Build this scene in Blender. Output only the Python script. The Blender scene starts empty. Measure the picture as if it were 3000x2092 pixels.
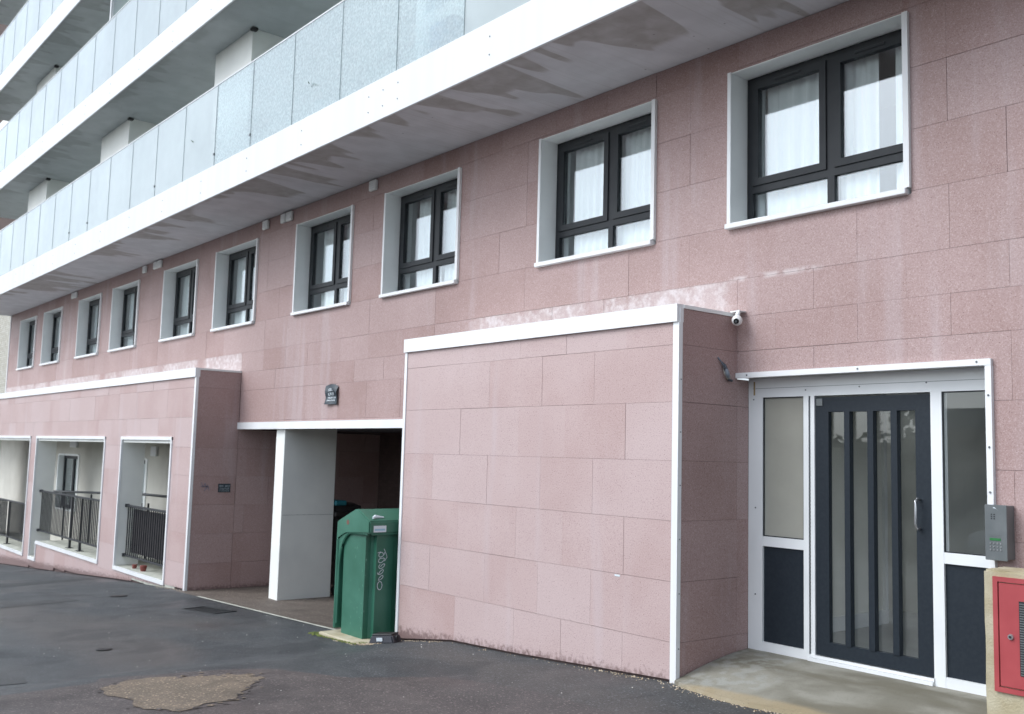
import bpy, bmesh, math, random
from mathutils import Vector, Matrix
R = random.Random(7)
C = bpy.context.scene.collection
sc = bpy.context.scene

# ------------------------------------------------------------------ camera, sky, sun, exposure
EYE = 1.711
cam = bpy.data.objects.new('camera', bpy.data.cameras.new('camera')); C.objects.link(cam)
cr, cu, cf = Vector((.63407985, .77281385, .02648575)), Vector((.05971784, -.08308937, .99475119)), Vector((-.77095819, .62917001, .09883606))
m = Matrix((cr, cu, -cf)).transposed().to_4x4(); m.translation = (0, 0, EYE); cam.matrix_world = m
cam.data.sensor_width = 36; cam.data.lens = 34.7925; cam.data.clip_end = 2000; cam.data.clip_start = .05
cam.data.dof.use_dof = True; cam.data.dof.focus_distance = 7.6; cam.data.dof.aperture_fstop = 3.2
sc.camera = cam
W = bpy.data.worlds.new('World'); sc.world = W; W.use_nodes = True
wn = W.node_tree.nodes; wl = W.node_tree.links
for n in list(wn): wn.remove(n)
wo = wn.new('ShaderNodeOutputWorld'); bg = wn.new('ShaderNodeBackground'); sky = wn.new('ShaderNodeTexSky'); hs = wn.new('ShaderNodeHueSaturation')
SUN_EL, SUN_AZ = math.radians(46), math.radians(206)      # from the street side, a little to the left
sky.sky_type = 'NISHITA'; sky.sun_disc = False; sky.sun_elevation = SUN_EL; sky.sun_rotation = SUN_AZ
sky.air_density = 1.0; sky.dust_density = 3.0; sky.ozone_density = 1.0
hs.inputs['Saturation'].default_value = .28; hs.inputs['Value'].default_value = 1.2      # bright high overcast
bg.inputs['Strength'].default_value = .15
wb = wn.new('ShaderNodeMix'); wb.data_type = 'RGBA'; wb.blend_type = 'MULTIPLY'; wb.inputs[0].default_value = 1; wb.inputs[7].default_value = (.93, .995, 1.07, 1)   # cool daylight balance
wl.new(sky.outputs[0], hs.inputs['Color']); wl.new(hs.outputs[0], wb.inputs[6]); wl.new(wb.outputs[2], bg.inputs['Color']); wl.new(bg.outputs[0], wo.inputs['Surface'])
sl = bpy.data.lights.new('sun', 'SUN'); sl.energy = .5; sl.angle = math.radians(35); sl.color = (1, .99, .975)
sun = bpy.data.objects.new('sun', sl); C.objects.link(sun)
sd = Vector((math.sin(SUN_AZ) * math.cos(SUN_EL), math.cos(SUN_AZ) * math.cos(SUN_EL), math.sin(SUN_EL)))
sun.rotation_euler = sd.to_track_quat('Z', 'Y').to_euler(); sun.location = sd * 30
sc.view_settings.view_transform = 'Standard'; sc.view_settings.look = 'None'; sc.view_settings.gamma = 1
sc.view_settings.exposure = .68
sc.render.engine = 'CYCLES'; sc.cycles.max_bounces = 8; sc.cycles.transparent_max_bounces = 16

# ------------------------------------------------------------------ materials
def mat(name, col, rough=.6, col2=None, scale=8, detail=4, bump=0, bscale=60, metal=0, spec=.5, stretch=None, lo=.35, hi=.65):
    M = bpy.data.materials.new(name); M.use_nodes = True; N = M.node_tree.nodes; L = M.node_tree.links
    b = N['Principled BSDF']; b.inputs['Base Color'].default_value = (*col, 1); b.inputs['Roughness'].default_value = rough
    b.inputs['Metallic'].default_value = metal; b.inputs['Specular IOR Level'].default_value = spec
    g = N.new('ShaderNodeNewGeometry'); src = g.outputs['Position']
    if stretch:
        mp = N.new('ShaderNodeMapping'); mp.inputs['Scale'].default_value = stretch; L.new(src, mp.inputs[0]); src = mp.outputs[0]
    if col2:
        n = N.new('ShaderNodeTexNoise'); n.inputs['Scale'].default_value = scale; n.inputs['Detail'].default_value = detail; L.new(src, n.inputs['Vector'])
        r = N.new('ShaderNodeValToRGB'); r.color_ramp.elements[0].position = lo; r.color_ramp.elements[1].position = hi
        r.color_ramp.elements[0].color = (*col, 1); r.color_ramp.elements[1].color = (*col2, 1)
        L.new(n.outputs[0], r.inputs[0]); L.new(r.outputs[0], b.inputs['Base Color'])
    if bump:
        n2 = N.new('ShaderNodeTexNoise'); n2.inputs['Scale'].default_value = bscale; n2.inputs['Detail'].default_value = 3; L.new(g.outputs['Position'], n2.inputs['Vector'])
        bp = N.new('ShaderNodeBump'); bp.inputs['Strength'].default_value = bump; bp.inputs['Distance'].default_value = .01
        L.new(n2.outputs[0], bp.inputs['Height']); L.new(bp.outputs[0], b.inputs['Normal'])
    return M

class NT:
    """small node-writing helper"""
    def __init__(s, name):
        s.M = bpy.data.materials.new(name); s.M.use_nodes = True; s.N = s.M.node_tree.nodes; s.L = s.M.node_tree.links
        s.b = s.N['Principled BSDF']; s.pos = s.N.new('ShaderNodeNewGeometry').outputs['Position']
        x = s.N.new('ShaderNodeSeparateXYZ'); s.L.new(s.pos, x.inputs[0]); s.x, s.y, s.z = x.outputs
    def put(s, sock, v):
        if isinstance(v, bpy.types.NodeSocket): s.L.new(v, sock)
        else: sock.default_value = v
    def m(s, op, a, b=0., c=None, clamp=False):
        n = s.N.new('ShaderNodeMath'); n.operation = op; n.use_clamp = clamp; s.put(n.inputs[0], a); s.put(n.inputs[1], b)
        if c is not None: s.put(n.inputs[2], c)
        return n.outputs[0]
    def step(s, v, a, b):
        n = s.N.new('ShaderNodeMapRange'); n.interpolation_type = 'SMOOTHSTEP'; s.put(n.inputs[0], v); s.put(n.inputs[1], a); s.put(n.inputs[2], b); return n.outputs[0]
    def noise(s, scale, detail=3, stretch=None, rough=.5, dist=0.):
        v = s.pos
        if stretch: mp = s.N.new('ShaderNodeMapping'); mp.inputs['Scale'].default_value = stretch; s.L.new(v, mp.inputs[0]); v = mp.outputs[0]
        n = s.N.new('ShaderNodeTexNoise'); n.inputs['Scale'].default_value = scale; n.inputs['Detail'].default_value = detail; n.inputs['Roughness'].default_value = rough
        n.inputs['Distortion'].default_value = dist; s.L.new(v, n.inputs['Vector']); return n.outputs[0]
    def voro(s, scale):
        n = s.N.new('ShaderNodeTexVoronoi'); n.inputs['Scale'].default_value = scale; s.L.new(s.pos, n.inputs['Vector']); return n
    def mix(s, f, a, b, mode='MIX'):
        n = s.N.new('ShaderNodeMix'); n.data_type = 'RGBA'; n.blend_type = mode; s.put(n.inputs[0], f)
        s.put(n.inputs[6], (*a, 1) if isinstance(a, tuple) else a); s.put(n.inputs[7], (*b, 1) if isinstance(b, tuple) else b); return n.outputs[2]
    def band(s, v, a, b, soft=.02):
        return s.m('MULTIPLY', s.step(v, a - soft, a + soft), s.m('SUBTRACT', 1., s.step(v, b - soft, b + soft)))
    def bump(s, h, strength=.3, dist=.01):
        n = s.N.new('ShaderNodeBump'); n.inputs['Strength'].default_value = strength; n.inputs['Distance'].default_value = dist; s.put(n.inputs['Height'], h); s.L.new(n.outputs[0], s.b.inputs['Normal'])

def granite(name, A1, A2, A3, sal):
    t = NT(name)
    big = t.noise(1.3, 4); fine = t.noise(105, 3, rough=.8); v = t.voro(70)
    c = t.mix(t.step(big, .35, .68), A1, A2)
    oi = t.N.new('ShaderNodeObjectInfo').outputs['Random']
    c = t.mix(t.m('MULTIPLY', oi, .6), c, A3)
    c = t.mix(t.m('MULTIPLY', t.step(fine, .53, .68), sal), c, (.62, .50, .48))
    c = t.mix(t.m('MULTIPLY', t.step(fine, .48, .34), sal), c, (.20, .10, .095))
    dark = t.m('LESS_THAN', v.outputs['Distance'], .2); sel = t.N.new('ShaderNodeSeparateColor'); t.L.new(v.outputs['Color'], sel.inputs[0])
    c = t.mix(t.m('MULTIPLY', t.m('MULTIPLY', dark, t.m('GREATER_THAN', sel.outputs[0], .78)), .75), c, (.11, .05, .05))
    # pale run-down streaks
    st = t.noise(1.0, 4, stretch=(3.5, 3.5, .35))
    c = t.mix(t.m('MULTIPLY', t.step(st, .55, .75), .30), c, (.52, .455, .475))
    # lime bloom over the two flat roofs of the projecting boxes
    zz = t.band(t.z, 2.94, 3.25, .012); edge = t.noise(7, 5, dist=.6); blk = t.noise(1.1, 1, stretch=(1, 1, .01))
    xs = t.m('MAXIMUM', t.band(t.x, -9.0, -5.27, .3), t.m('LESS_THAN', t.x, -15.2))
    hgt = t.step(t.m('ADD', t.m('SUBTRACT', t.m('MULTIPLY', t.m('SUBTRACT', 3.27, t.z), 1.5), .0), edge), .30, .55)
    bl = t.m('MULTIPLY', t.m('MULTIPLY', zz, xs), t.m('MULTIPLY', hgt, t.step(blk, .34, .50)))
    c = t.mix(t.m('MULTIPLY', bl, t.m('ADD', .22, t.m('MULTIPLY', t.step(t.noise(14, 6, rough=.65), .40, .68), .42))), c, (.68, .65, .66))
    ln = t.m('MULTIPLY', t.band(t.z, 3.235, 3.275, .02), t.band(t.x, -5.3, -4.45, .08))
    c = t.mix(t.m('MULTIPLY', t.m('MULTIPLY', ln, t.step(t.noise(9, 3), .36, .6)), .6), c, (.66, .6, .6))
    # splash dirt at the foot of the wall (height above the sloping ground, about z = -.03*(x+5.2))
    gz = t.m('MULTIPLY', t.m('ADD', t.x, 5.25), .05); hh = t.m('SUBTRACT', t.z, gz)
    dn = t.noise(22, 5); dd = t.step(t.m('ADD', t.m('MULTIPLY', hh, -3.6), dn), .25, .62)
    c = t.mix(t.m('MULTIPLY', dd, .8), c, (.13, .075, .07))
    # the scuff line on the box
    t.put(t.b.inputs['Base Color'], c); t.b.inputs['Roughness'].default_value = .62; t.bump(fine, .25, .004)
    return t.M

def asphalt(name, a, b, wet=True, tone=(.05, .05, .052)):
    t = NT(name); fine = t.noise(60, 5, rough=.85); mid = t.noise(2.2, 8, dist=.4, rough=.65); big = t.noise(.35, 3, stretch=(.6, 1.4, 1))
    c = t.mix(t.step(mid, .35, .7), a, b)
    c = t.mix(t.m('MULTIPLY', t.step(big, .48, .62), .65), c, tone)
    c = t.mix(t.m('MULTIPLY', t.step(fine, .52, .70), .75), c, tuple(min(1, q * 2.8) for q in b))
    c = t.mix(t.m('MULTIPLY', t.step(fine, .48, .32), .8), c, tuple(q * .3 for q in a))
    v2 = t.voro(36); s2_ = t.N.new('ShaderNodeSeparateColor'); t.L.new(v2.outputs['Color'], s2_.inputs[0])
    c = t.mix(t.m('MULTIPLY', t.m('MULTIPLY', t.step(v2.outputs['Distance'], .36, .18), t.step(s2_.outputs[0], .35, .9)), .95), c, tuple(q * 2.6 for q in b))
    pt = t.noise(.9, 6, dist=.8, rough=.6); c = t.mix(t.m('MULTIPLY', t.step(pt, .54, .62), .45), c, tuple(q * .55 for q in a))
    sp = t.voro(26); sel = t.N.new('ShaderNodeSeparateColor'); t.L.new(sp.outputs['Color'], sel.inputs[0])
    c = t.mix(t.m('MULTIPLY', t.m('LESS_THAN', sp.outputs['Distance'], .13), t.m('GREATER_THAN', sel.outputs[0], .965)), c, (.4, .4, .38))
    t.put(t.b.inputs['Base Color'], c)
    r = t.m('SUBTRACT', .70, t.m('MULTIPLY', t.step(t.noise(.5, 4, dist=.5), .42, .66), .38 if wet else .1)); t.put(t.b.inputs['Roughness'], r)
    t.bump(fine, .8, .012); return t.M

def soffit_mat(name, base, stain, amount, seed):
    t = NT(name); g = t.noise(3, 4); c = t.mix(t.step(g, .3, .7), base, tuple(q * .88 for q in base))
    # damp tongues running inwards from the front edge
    w = t.noise(2.0, 0, stretch=(1, .16, 1)); w2 = t.noise(5.0, 0, stretch=(1, .2, 1)); ptc = t.noise(.22, 1, stretch=(1, .01, 1))
    reach = t.m('ADD', t.m('MULTIPLY', t.step(w, .50, .66), .72), t.m('MULTIPLY', t.step(w2, .46, .66), .38))
    reach = t.m('ADD', t.m('MULTIPLY', t.m('MULTIPLY', reach, t.step(ptc, .40, .56)), amount), .035)
    d = t.m('SUBTRACT', t.m('ADD', t.y, seed * 0.), 5.5)
    msk = t.step(t.m('SUBTRACT', reach, d), -.06, .07)
    c = t.mix(t.m('MULTIPLY', msk, t.m('ADD', .25, t.m('MULTIPLY', t.noise(6, 6, dist=.5), .95))), c, stain)
    vv = t.voro(5); c = t.mix(t.m('MULTIPLY', t.m('LESS_THAN', vv.outputs['Distance'], .05), .5), c, (.1, .09, .09))
    lin = t.noise(1, 3, stretch=(34, .5, 1)); c = t.mix(t.m('MULTIPLY', t.step(lin, .5, .75), .25), c, stain)
    t.put(t.b.inputs['Base Color'], c); t.b.inputs['Roughness'].default_value = .8; return t.M

def glass_mat(name, ior=1.9, tint=(.86, .93, .93), frost=0., frostcol=(.7, .78, .8), spots=False, rough=.01):
    M = bpy.data.materials.new(name); M.use_nodes = True; N = M.node_tree.nodes; L = M.node_tree.links
    N.remove(N['Principled BSDF']); o = N['Material Output']
    tr = N.new('ShaderNodeBsdfTransparent'); tr.inputs[0].default_value = (*tint, 1)
    base = tr.outputs[0]
    if frost:
        df = N.new('ShaderNodeBsdfDiffuse'); df.inputs[0].default_value = (*frostcol, 1); tl = N.new('ShaderNodeBsdfTranslucent'); tl.inputs[0].default_value = (*frostcol, 1)
        a = N.new('ShaderNodeMixShader'); a.inputs[0].default_value = .45; L.new(df.outputs[0], a.inputs[1]); L.new(tl.outputs[0], a.inputs[2])
        x = N.new('ShaderNodeMixShader'); L.new(tr.outputs[0], x.inputs[1]); L.new(a.outputs[0], x.inputs[2]); x.inputs[0].default_value = frost
        g = N.new('ShaderNodeNewGeometry'); n = N.new('ShaderNodeTexNoise'); n.inputs['Scale'].default_value = 38 if spots else .9; n.inputs['Detail'].default_value = 5
        L.new(g.outputs['Position'], n.inputs[0]); mr = N.new('ShaderNodeMapRange'); mr.inputs[1].default_value = .38; mr.inputs[2].default_value = .7
        mr.inputs[3].default_value = max(0, frost - (.10 if spots else .08)); mr.inputs[4].default_value = min(1, frost + (.26 if spots else .1)); L.new(n.outputs[0], mr.inputs[0]); L.new(mr.outputs[0], x.inputs[0])
        base = x.outputs[0]
    gl = N.new('ShaderNodeBsdfGlossy'); gl.inputs['Roughness'].default_value = rough; gl.inputs[0].default_value = (.95, .98, 1, 1)
    fr = N.new('ShaderNodeFresnel'); gg = N.new('ShaderNodeNewGeometry'); im = N.new('ShaderNodeMapRange')      # same reflectance on both faces of the pane
    im.inputs[3].default_value = ior; im.inputs[4].default_value = 1 / ior; L.new(gg.outputs['Backfacing'], im.inputs[0]); L.new(im.outputs[0], fr.inputs[0]); y = N.new('ShaderNodeMixShader')
    L.new(fr.outputs[0], y.inputs[0]); L.new(base, y.inputs[1]); L.new(gl.outputs[0], y.inputs[2]); L.new(y.outputs[0], o.inputs[0]); return M

def bands_brick(name, c1, c2, mortar, scale):
    M = bpy.data.materials.new(name); M.use_nodes = True; N = M.node_tree.nodes; L = M.node_tree.links
    b = N['Principled BSDF']; g = N.new('ShaderNodeNewGeometry'); sx = N.new('ShaderNodeSeparateXYZ'); cx = N.new('ShaderNodeCombineXYZ'); ad = N.new('ShaderNodeMath'); ad.operation = 'ADD'
    L.new(g.outputs['Position'], sx.inputs[0]); L.new(sx.outputs[0], ad.inputs[0]); L.new(sx.outputs[1], ad.inputs[1]); L.new(ad.outputs[0], cx.inputs[0]); L.new(sx.outputs[2], cx.inputs[1])
    t = N.new('ShaderNodeTexBrick'); t.inputs['Color1'].default_value = (*c1, 1); t.inputs['Color2'].default_value = (*c2, 1); t.inputs['Mortar'].default_value = (*mortar, 1)
    t.inputs['Scale'].default_value = scale; t.inputs['Mortar Size'].default_value = .012; L.new(cx.outputs[0], t.inputs[0]); L.new(t.outputs[0], b.inputs['Base Color']); b.inputs['Roughness'].default_value = .9; return M

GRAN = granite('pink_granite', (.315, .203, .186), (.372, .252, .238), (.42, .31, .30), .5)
GRAN2 = granite('front_lit_pink_granite', (.425, .297, .280), (.475, .352, .338), (.53, .43, .425), .45)  # paler copy for fronts clear of the overhang; stronger skylight put into the colour
WHITE = mat('white_painted_metal', (.79, .80, .81), .4, (.73, .74, .75), 1.2, 5, stretch=(2, 2, .4))
FASC = mat('white_fascia_coating', (.69, .70, .715), .5, (.65, .665, .68), 1.0, 5, stretch=(5, 5, .3))
UPVC = mat('white_upvc', (.76, .78, .79), .28, (.71, .73, .74), 3, 4)
REVEAL = mat('white_window_lining', (.86, .88, .87), .45, (.79, .82, .81), 2, 5)
DARKF = mat('anthracite_frame', (.020, .023, .027), .5, (.027, .030, .034), 6, 3, spec=.3)
NAVY = mat('dark_blue_panel', (.012, .018, .026), .5, (.016, .023, .031), 40, 3, spec=.28, bump=.05, bscale=200)
BACK = mat('dark_joint_backing', (.11, .075, .07), .9)
ASPH = asphalt('damp_asphalt', (.036, .042, .046), (.064, .069, .072), True, (.082, .072, .066))
ASPH2 = asphalt('old_purplish_asphalt', (.060, .050, .049), (.098, .082, .077), True, (.062, .060, .060))
ASPH3 = asphalt('dark_trench_asphalt', (.030, .033, .035), (.042, .046, .048), True, (.03, .033, .035))
BROWNC = asphalt('brown_worn_concrete', (.10, .080, .066), (.15, .125, .105), False, (.085, .07, .06))
PATCH = asphalt('tan_concrete_patch', (.135, .108, .080), (.20, .155, .112), False, (.20, .125, .075))
SOFF1 = soffit_mat('lower_soffit', (.64, .635, .66), (.345, .315, .295), 1.15, 0)
SOFF2 = soffit_mat('upper_soffit', (.47, .495, .505), (.33, .34, .345), .9, 1)
GLASS = glass_mat('window_glass', 2.05, (.96, .985, .985))
LOBW = mat('lobby_wall_paint', (.80, .79, .72), .8, (.76, .75, .68), 2, 3)
DGLASS = glass_mat('door_glass', 1.5, (.98, .99, .98), .03, (.62, .63, .58), False, .01)
LITPANE = glass_mat('cream_lit_sidelight_glass', 1.5, (.92, .94, .92), .5, (.72, .70, .63), False, .05)  # cream haze in the pane stands in for the brightly lit lobby wall
BGLASS = glass_mat('guard_glass', 1.55, (.86, .90, .90), .66, (.66, .715, .72), False, .05)
BGLASS2 = glass_mat('water_spotted_guard_glass', 1.5, (.80, .9, .92), .52, (.66, .72, .73), True, .06)
CURT = mat('white_net_curtain', (.86, .88, .88), .9, (.74, .77, .77), 3, 2, stretch=(6, 1, .2))
ROOM = mat('dim_room', (.5, .52, .52), .9)
CREAM = mat('cream_render', (.62, .60, .54), .85, (.56, .54, .48), 2, 5, bump=.1)
PALEW = mat('pale_grey_render', (.84, .85, .81), .8, (.77, .78, .75), 2, 5, bump=.1)
DARKB = bands_brick('dark_brick', (.075, .048, .042), (.095, .062, .054), (.06, .045, .042), 4.5)
BLACK = mat('black_painted_steel', (.016, .018, .022), .45)
GREEN = mat('weathered_green_plastic', (.024, .115, .073), .42, (.046, .165, .114), 2.6, 7, bump=.12, bscale=90)
TEAL = mat('teal_plastic_lid', (.02, .16, .20), .4); DPLAS = mat('dark_grey_plastic', (.014, .013, .014), .5, (.024, .022, .022), 6, 3)
GREYM = mat('grey_enamelled_metal', (.13, .145, .15), .38, (.16, .175, .18), 9, 3, metal=.3)
STEEL = mat('brushed_steel', (.55, .56, .57), .3, metal=.9)
RED = mat('red_enamel', (.33, .048, .055), .45, (.38, .062, .068), 5, 4)
YCON = mat('yellowed_concrete', (.36, .31, .20), .9, (.46, .42, .31), 5, 6, bump=.5, bscale=70)
def landing_mat():
    t = NT('mossy_landing_concrete'); a = t.noise(3.2, 6, dist=.4); b = t.noise(1.2, 4, stretch=(1, 2.2, 1), dist=.5); f = t.noise(110, 3)
    c = t.mix(t.step(a, .35, .65), (.18, .17, .135), (.26, .25, .21)); c = t.mix(t.m('MULTIPLY', t.step(b, .44, .62), .8), c, (.13, .118, .085))
    pale = t.m('MULTIPLY', t.step(t.m('ADD', t.m('SUBTRACT', -4.62, t.x), t.m('MULTIPLY', a, .8)), .15, .6), t.step(t.noise(9, 5), .45, .6))
    c = t.mix(t.m('MULTIPLY', pale, .45), c, (.33, .34, .32)); ed = t.step(t.m('ADD', t.y, t.m('MULTIPLY', a, .12)), 6.03, 5.95)
    c = t.mix(t.m('MULTIPLY', ed, .7), c, (.34, .27, .16)); c = t.mix(t.m('MULTIPLY', t.step(f, .4, .3), .5), c, (.07, .065, .05))
    t.put(t.b.inputs['Base Color'], c); t.b.inputs['Roughness'].default_value = .8; t.bump(a, .5, .02); return t.M
LAND = landing_mat()
INK = mat('white_print', (.62, .68, .72), .6); SIGNB = mat('blue_black_sign_face', (.02, .033, .045), .5)
MOSS = mat('moss', (.07, .12, .02), .95, (.16, .17, .05), 30, 3); LEAF = mat('dry_leaf_litter', (.28, .2, .12), .9, (.5, .44, .34), 60, 2)
GRIT = mat('pale_grit', (.5, .49, .45), .9); FLOORG = mat('grey_lobby_floor', (.24, .25, .255), .3, (.29, .30, .30), 5, 3)
SILLC = mat('pale_worn_concrete', (.5, .5, .44), .85, (.34, .35, .30), 7, 5)
TOWEL = mat('white_cloth', (.8, .82, .84), .9); BLUEC = mat('pale_blue_cloth', (.25, .42, .62), .9)

# ------------------------------------------------------------------ helpers
def obj(name, bm, mt, parent=None, smooth=False):
    me = bpy.data.meshes.new(name); bm.to_mesh(me); bm.free()
    o = bpy.data.objects.new(name, me); C.objects.link(o)
    for q in (mt if isinstance(mt, (list, tuple)) else [mt]): me.materials.append(q)
    if smooth: me.polygons.foreach_set('use_smooth', [True] * len(me.polygons))
    if parent: o.parent = parent
    return o
def thing(name, label, cat, group=None, loc=(0, 0, 0)):
    o = bpy.data.objects.new(name, None); C.objects.link(o); o.location = loc; o['label'] = label; o['category'] = cat
    if group: o['group'] = group
    return o
def tag(o, label, cat, group=None):
    o['label'] = label; o['category'] = cat
    if group: o['group'] = group
    return o
def struct(o, kind='structure'): o['kind'] = kind; return o
def box(bm, x0, x1, y0, y1, z0, z1, mi=0):
    v = [bm.verts.new(p) for p in ((x0, y0, z0), (x1, y0, z0), (x1, y1, z0), (x0, y1, z0), (x0, y0, z1), (x1, y0, z1), (x1, y1, z1), (x0, y1, z1))]
    for f in ((3, 2, 1, 0), (4, 5, 6, 7), (0, 1, 5, 4), (1, 2, 6, 5), (2, 3, 7, 6), (3, 0, 4, 7)):
        bm.faces.new([v[i] for i in f]).material_index = mi
    return v
def bx(*a, bev=0, seg=1):
    bm = bmesh.new(); box(bm, *a)
    if bev: bmesh.ops.bevel(bm, geom=bm.edges[:], offset=bev, segments=seg, affect='EDGES')
    return bm
def boxes(l):
    bm = bmesh.new()
    for a in l: box(bm, *a)
    return bm
def tube(bm, pts, r, n=6, cap=True):
    pts = [Vector(p) for p in pts]; rings = []
    for i, p in enumerate(pts):
        d = (pts[min(i + 1, len(pts) - 1)] - pts[max(i - 1, 0)]).normalized(); a = Vector((0, 0, 1)) if abs(d.z) < .9 else Vector((1, 0, 0))
        s = d.cross(a).normalized(); t = s.cross(d); rr = r[i] if isinstance(r, (list, tuple)) else r
        rings.append([bm.verts.new(p + (s * math.cos(2 * math.pi * k / n) + t * math.sin(2 * math.pi * k / n)) * rr) for k in range(n)])
    for a, b in zip(rings, rings[1:]):
        for k in range(n): bm.faces.new((a[k], a[(k + 1) % n], b[(k + 1) % n], b[k]))
    if cap: bm.faces.new(rings[0][::-1]); bm.faces.new(rings[-1])
def prism_y(bm, poly, y0, y1):      # poly of (x,z), counter-clockwise seen from -y
    a = [bm.verts.new((x, y0, z)) for x, z in poly]; b = [bm.verts.new((x, y1, z)) for x, z in poly]; n = len(poly)
    bm.faces.new(a); bm.faces.new(b[::-1])
    for i in range(n): bm.faces.new((a[i], b[i], b[(i + 1) % n], a[(i + 1) % n]))
GX = [-80, -27.03, -23.74, -18.45, -15.25, -9.6, -9.2, -8.2, -7.2, -6.53, -5.25, 0, 20]
GZ = [-4.9, -1.275, -1.061, -.696, -.50, -.325, -.305, -.165, -.125, -.085, -.01, .14, .6]
def g(x):
    if x <= GX[0]: return GZ[0]
    for i in range(len(GX) - 1):
        if x <= GX[i + 1]: t = (x - GX[i]) / (GX[i + 1] - GX[i]); return GZ[i] + t * (GZ[i + 1] - GZ[i])
    return GZ[-1]
def sheet(poly, off, mt, name, parent=None, rag=0):     # flat patch lying on the sloping ground
    if rag:
        q = []
        for i, p in enumerate(poly):
            n = poly[(i + 1) % len(poly)]; L = math.dist(p, n); k = max(1, min(60, int(L / .06)))
            for j in range(k): t = j / k; q.append((p[0] + (n[0] - p[0]) * t + R.uniform(-rag, rag), p[1] + (n[1] - p[1]) * t + R.uniform(-rag, rag)))
        poly = q
    bm = bmesh.new(); f = bm.faces.new([bm.verts.new((x, y, 0)) for x, y in poly])
    bmesh.ops.triangulate(bm, faces=[f])
    for k in GX[1:-1]: bmesh.ops.bisect_plane(bm, geom=bm.verts[:] + bm.edges[:] + bm.faces[:], plane_co=(k, 0, 0), plane_no=(1, 0, 0))
    for v in bm.verts: v.co.z = g(v.co.x) + off
    bmesh.ops.recalc_face_normals(bm, faces=bm.faces[:])
    if sum(f.normal.z for f in bm.faces) < 0: bmesh.ops.reverse_faces(bm, faces=bm.faces[:])
    return obj(name, bm, mt, parent)

YA, YB, YF, YR = 6.738, 6.0, 5.5, 6.893
def inside(u, v, ops): return any(a < u < b and c < v < d for a, b, c, d in ops)
def slab_piece(mapf, u0, u1, v0, v1, ops, d0, d1, floor=None):
    """one panel (u,v) rectangle minus openings, with its outer edges; mapf(u,v,d)"""
    us = sorted({u0, u1} | {q for o in ops for q in o[:2] if u0 < q < u1} | ({q for q in GX if u0 < q < u1} if floor else set()))
    vs = sorted({v0, v1} | {q for o in ops for q in o[2:] if v0 < q < v1})
    cell = {(i, j) for i in range(len(us) - 1) for j in range(len(vs) - 1) if not inside((us[i] + us[i + 1]) / 2, (vs[j] + vs[j + 1]) / 2, ops)}
    if floor: cell = {(i, j) for i, j in cell if vs[j + 1] > max(floor(us[i]), floor(us[i + 1])) + .01}
    if not cell: return None
    bm = bmesh.new(); cache = {}
    def V(i, j, d):
        k = (i, j, d)
        if k not in cache:
            v = vs[j]
            if floor: v = max(v, floor(us[i]))
            cache[k] = bm.verts.new(mapf(us[i], v, d))
        return cache[k]
    for i, j in cell:
        bm.faces.new((V(i, j, d0), V(i + 1, j, d0), V(i + 1, j + 1, d0), V(i, j + 1, d0)))
        for di, dj, a, b in ((0, -1, (i, j), (i + 1, j)), (1, 0, (i + 1, j), (i + 1, j + 1)), (0, 1, (i + 1, j + 1), (i, j + 1)), (-1, 0, (i, j + 1), (i, j))):
            if (i + di, j + dj) not in cell: bm.faces.new((V(*a, d0), V(*a, d1), V(*b, d1), V(*b, d0)))
    return bm
def front(y0): return lambda u, v, d: (u, y0 + d, v)
def sideX(x0): return lambda u, v, d: (x0 - d, u, v)
def cladding(parent, mapf, rows, joints, ops=(), floor=None, name='wall_panel', mt=None):
    """rows: [(v0,v1,pattern)], joints: {pattern:[u...]}"""
    for v0, v1, pat in rows:
        J = joints[pat]
        for a, b in zip(J, J[1:]):
            gp = R.choice([.0005, .0007, .001, .0026 if a > -8 else .001]); gh = R.choice([.0007, .001, .0016])
            bm = slab_piece(mapf, a + gp, b - gp, v0 + gh, v1 - gh, ops, R.uniform(-.0022, .0012), .028, floor)
            if bm: obj(name, bm, mt or GRAN, parent)
def backing(parent, mapf, u0, u1, v0, v1, ops, name='wall_core', d=.026, mt=None):
    bm = slab_piece(mapf, u0, u1, v0, v1, ops, d, d + .1); return obj(name, bm, mt or BACK, parent)

# ------------------------------------------------------------------ ground
def ground():
    bm = bmesh.new()
    for a, b in zip(GX, GX[1:]):
        ye = 5.87 if (-15.25 <= a and b <= -9.2) else 60
        vs = [bm.verts.new(p) for p in ((a, -60, g(a)), (b, -60, g(b)), (b, ye, g(b)), (a, ye, g(a)))]; bm.faces.new(vs)
    return struct(obj('ground', bm, ASPH))
ground()
bm = bmesh.new(); xs = [-15.25, -12.5, -9.6, -9.2]
fr = [bm.verts.new((x, 5.87, g(x))) for x in xs]; md = [bm.verts.new((x, 7.1, -.505)) for x in xs]; bk = [bm.verts.new((x, 11.2, -.52)) for x in xs]
for A_, B_ in ((fr, md), (md, bk)):
    for i in range(3): bm.faces.new((A_[i], A_[i + 1], B_[i + 1], B_[i]))
struct(obj('bin_store_floor', bm, BROWNC))
bm = bmesh.new()
for a, b in ((-14.3, -12.6), (-12.59, -11.4), (-11.39, -10.2)):
    vs = [bm.verts.new(p) for p in ((a, 5.835, g(a) + .006), (b, 5.835, g(b) + .006), (b, 5.875, g(b) + .008), (a, 5.875, g(a) + .008))]; bm.faces.new(vs)
struct(obj('floor_edge_strip', bm, SILLC))
struct(sheet([(-8.15, 1.6), (-8.36, 2.62), (-8.7, 2.75), (-7.95, 3.95), (-7.2, 4.25), (-6.9, 4.6), (-6.69, 4.83), (-6.2, 4.93), (-5.6, 4.98), (-4.8, 4.88), (-4.2, 4.6), (-2.5, 4.3), (0, 4), (0, -2), (-8.3, -2)], .004, ASPH2, 'worn_asphalt', rag=.02))
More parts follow.
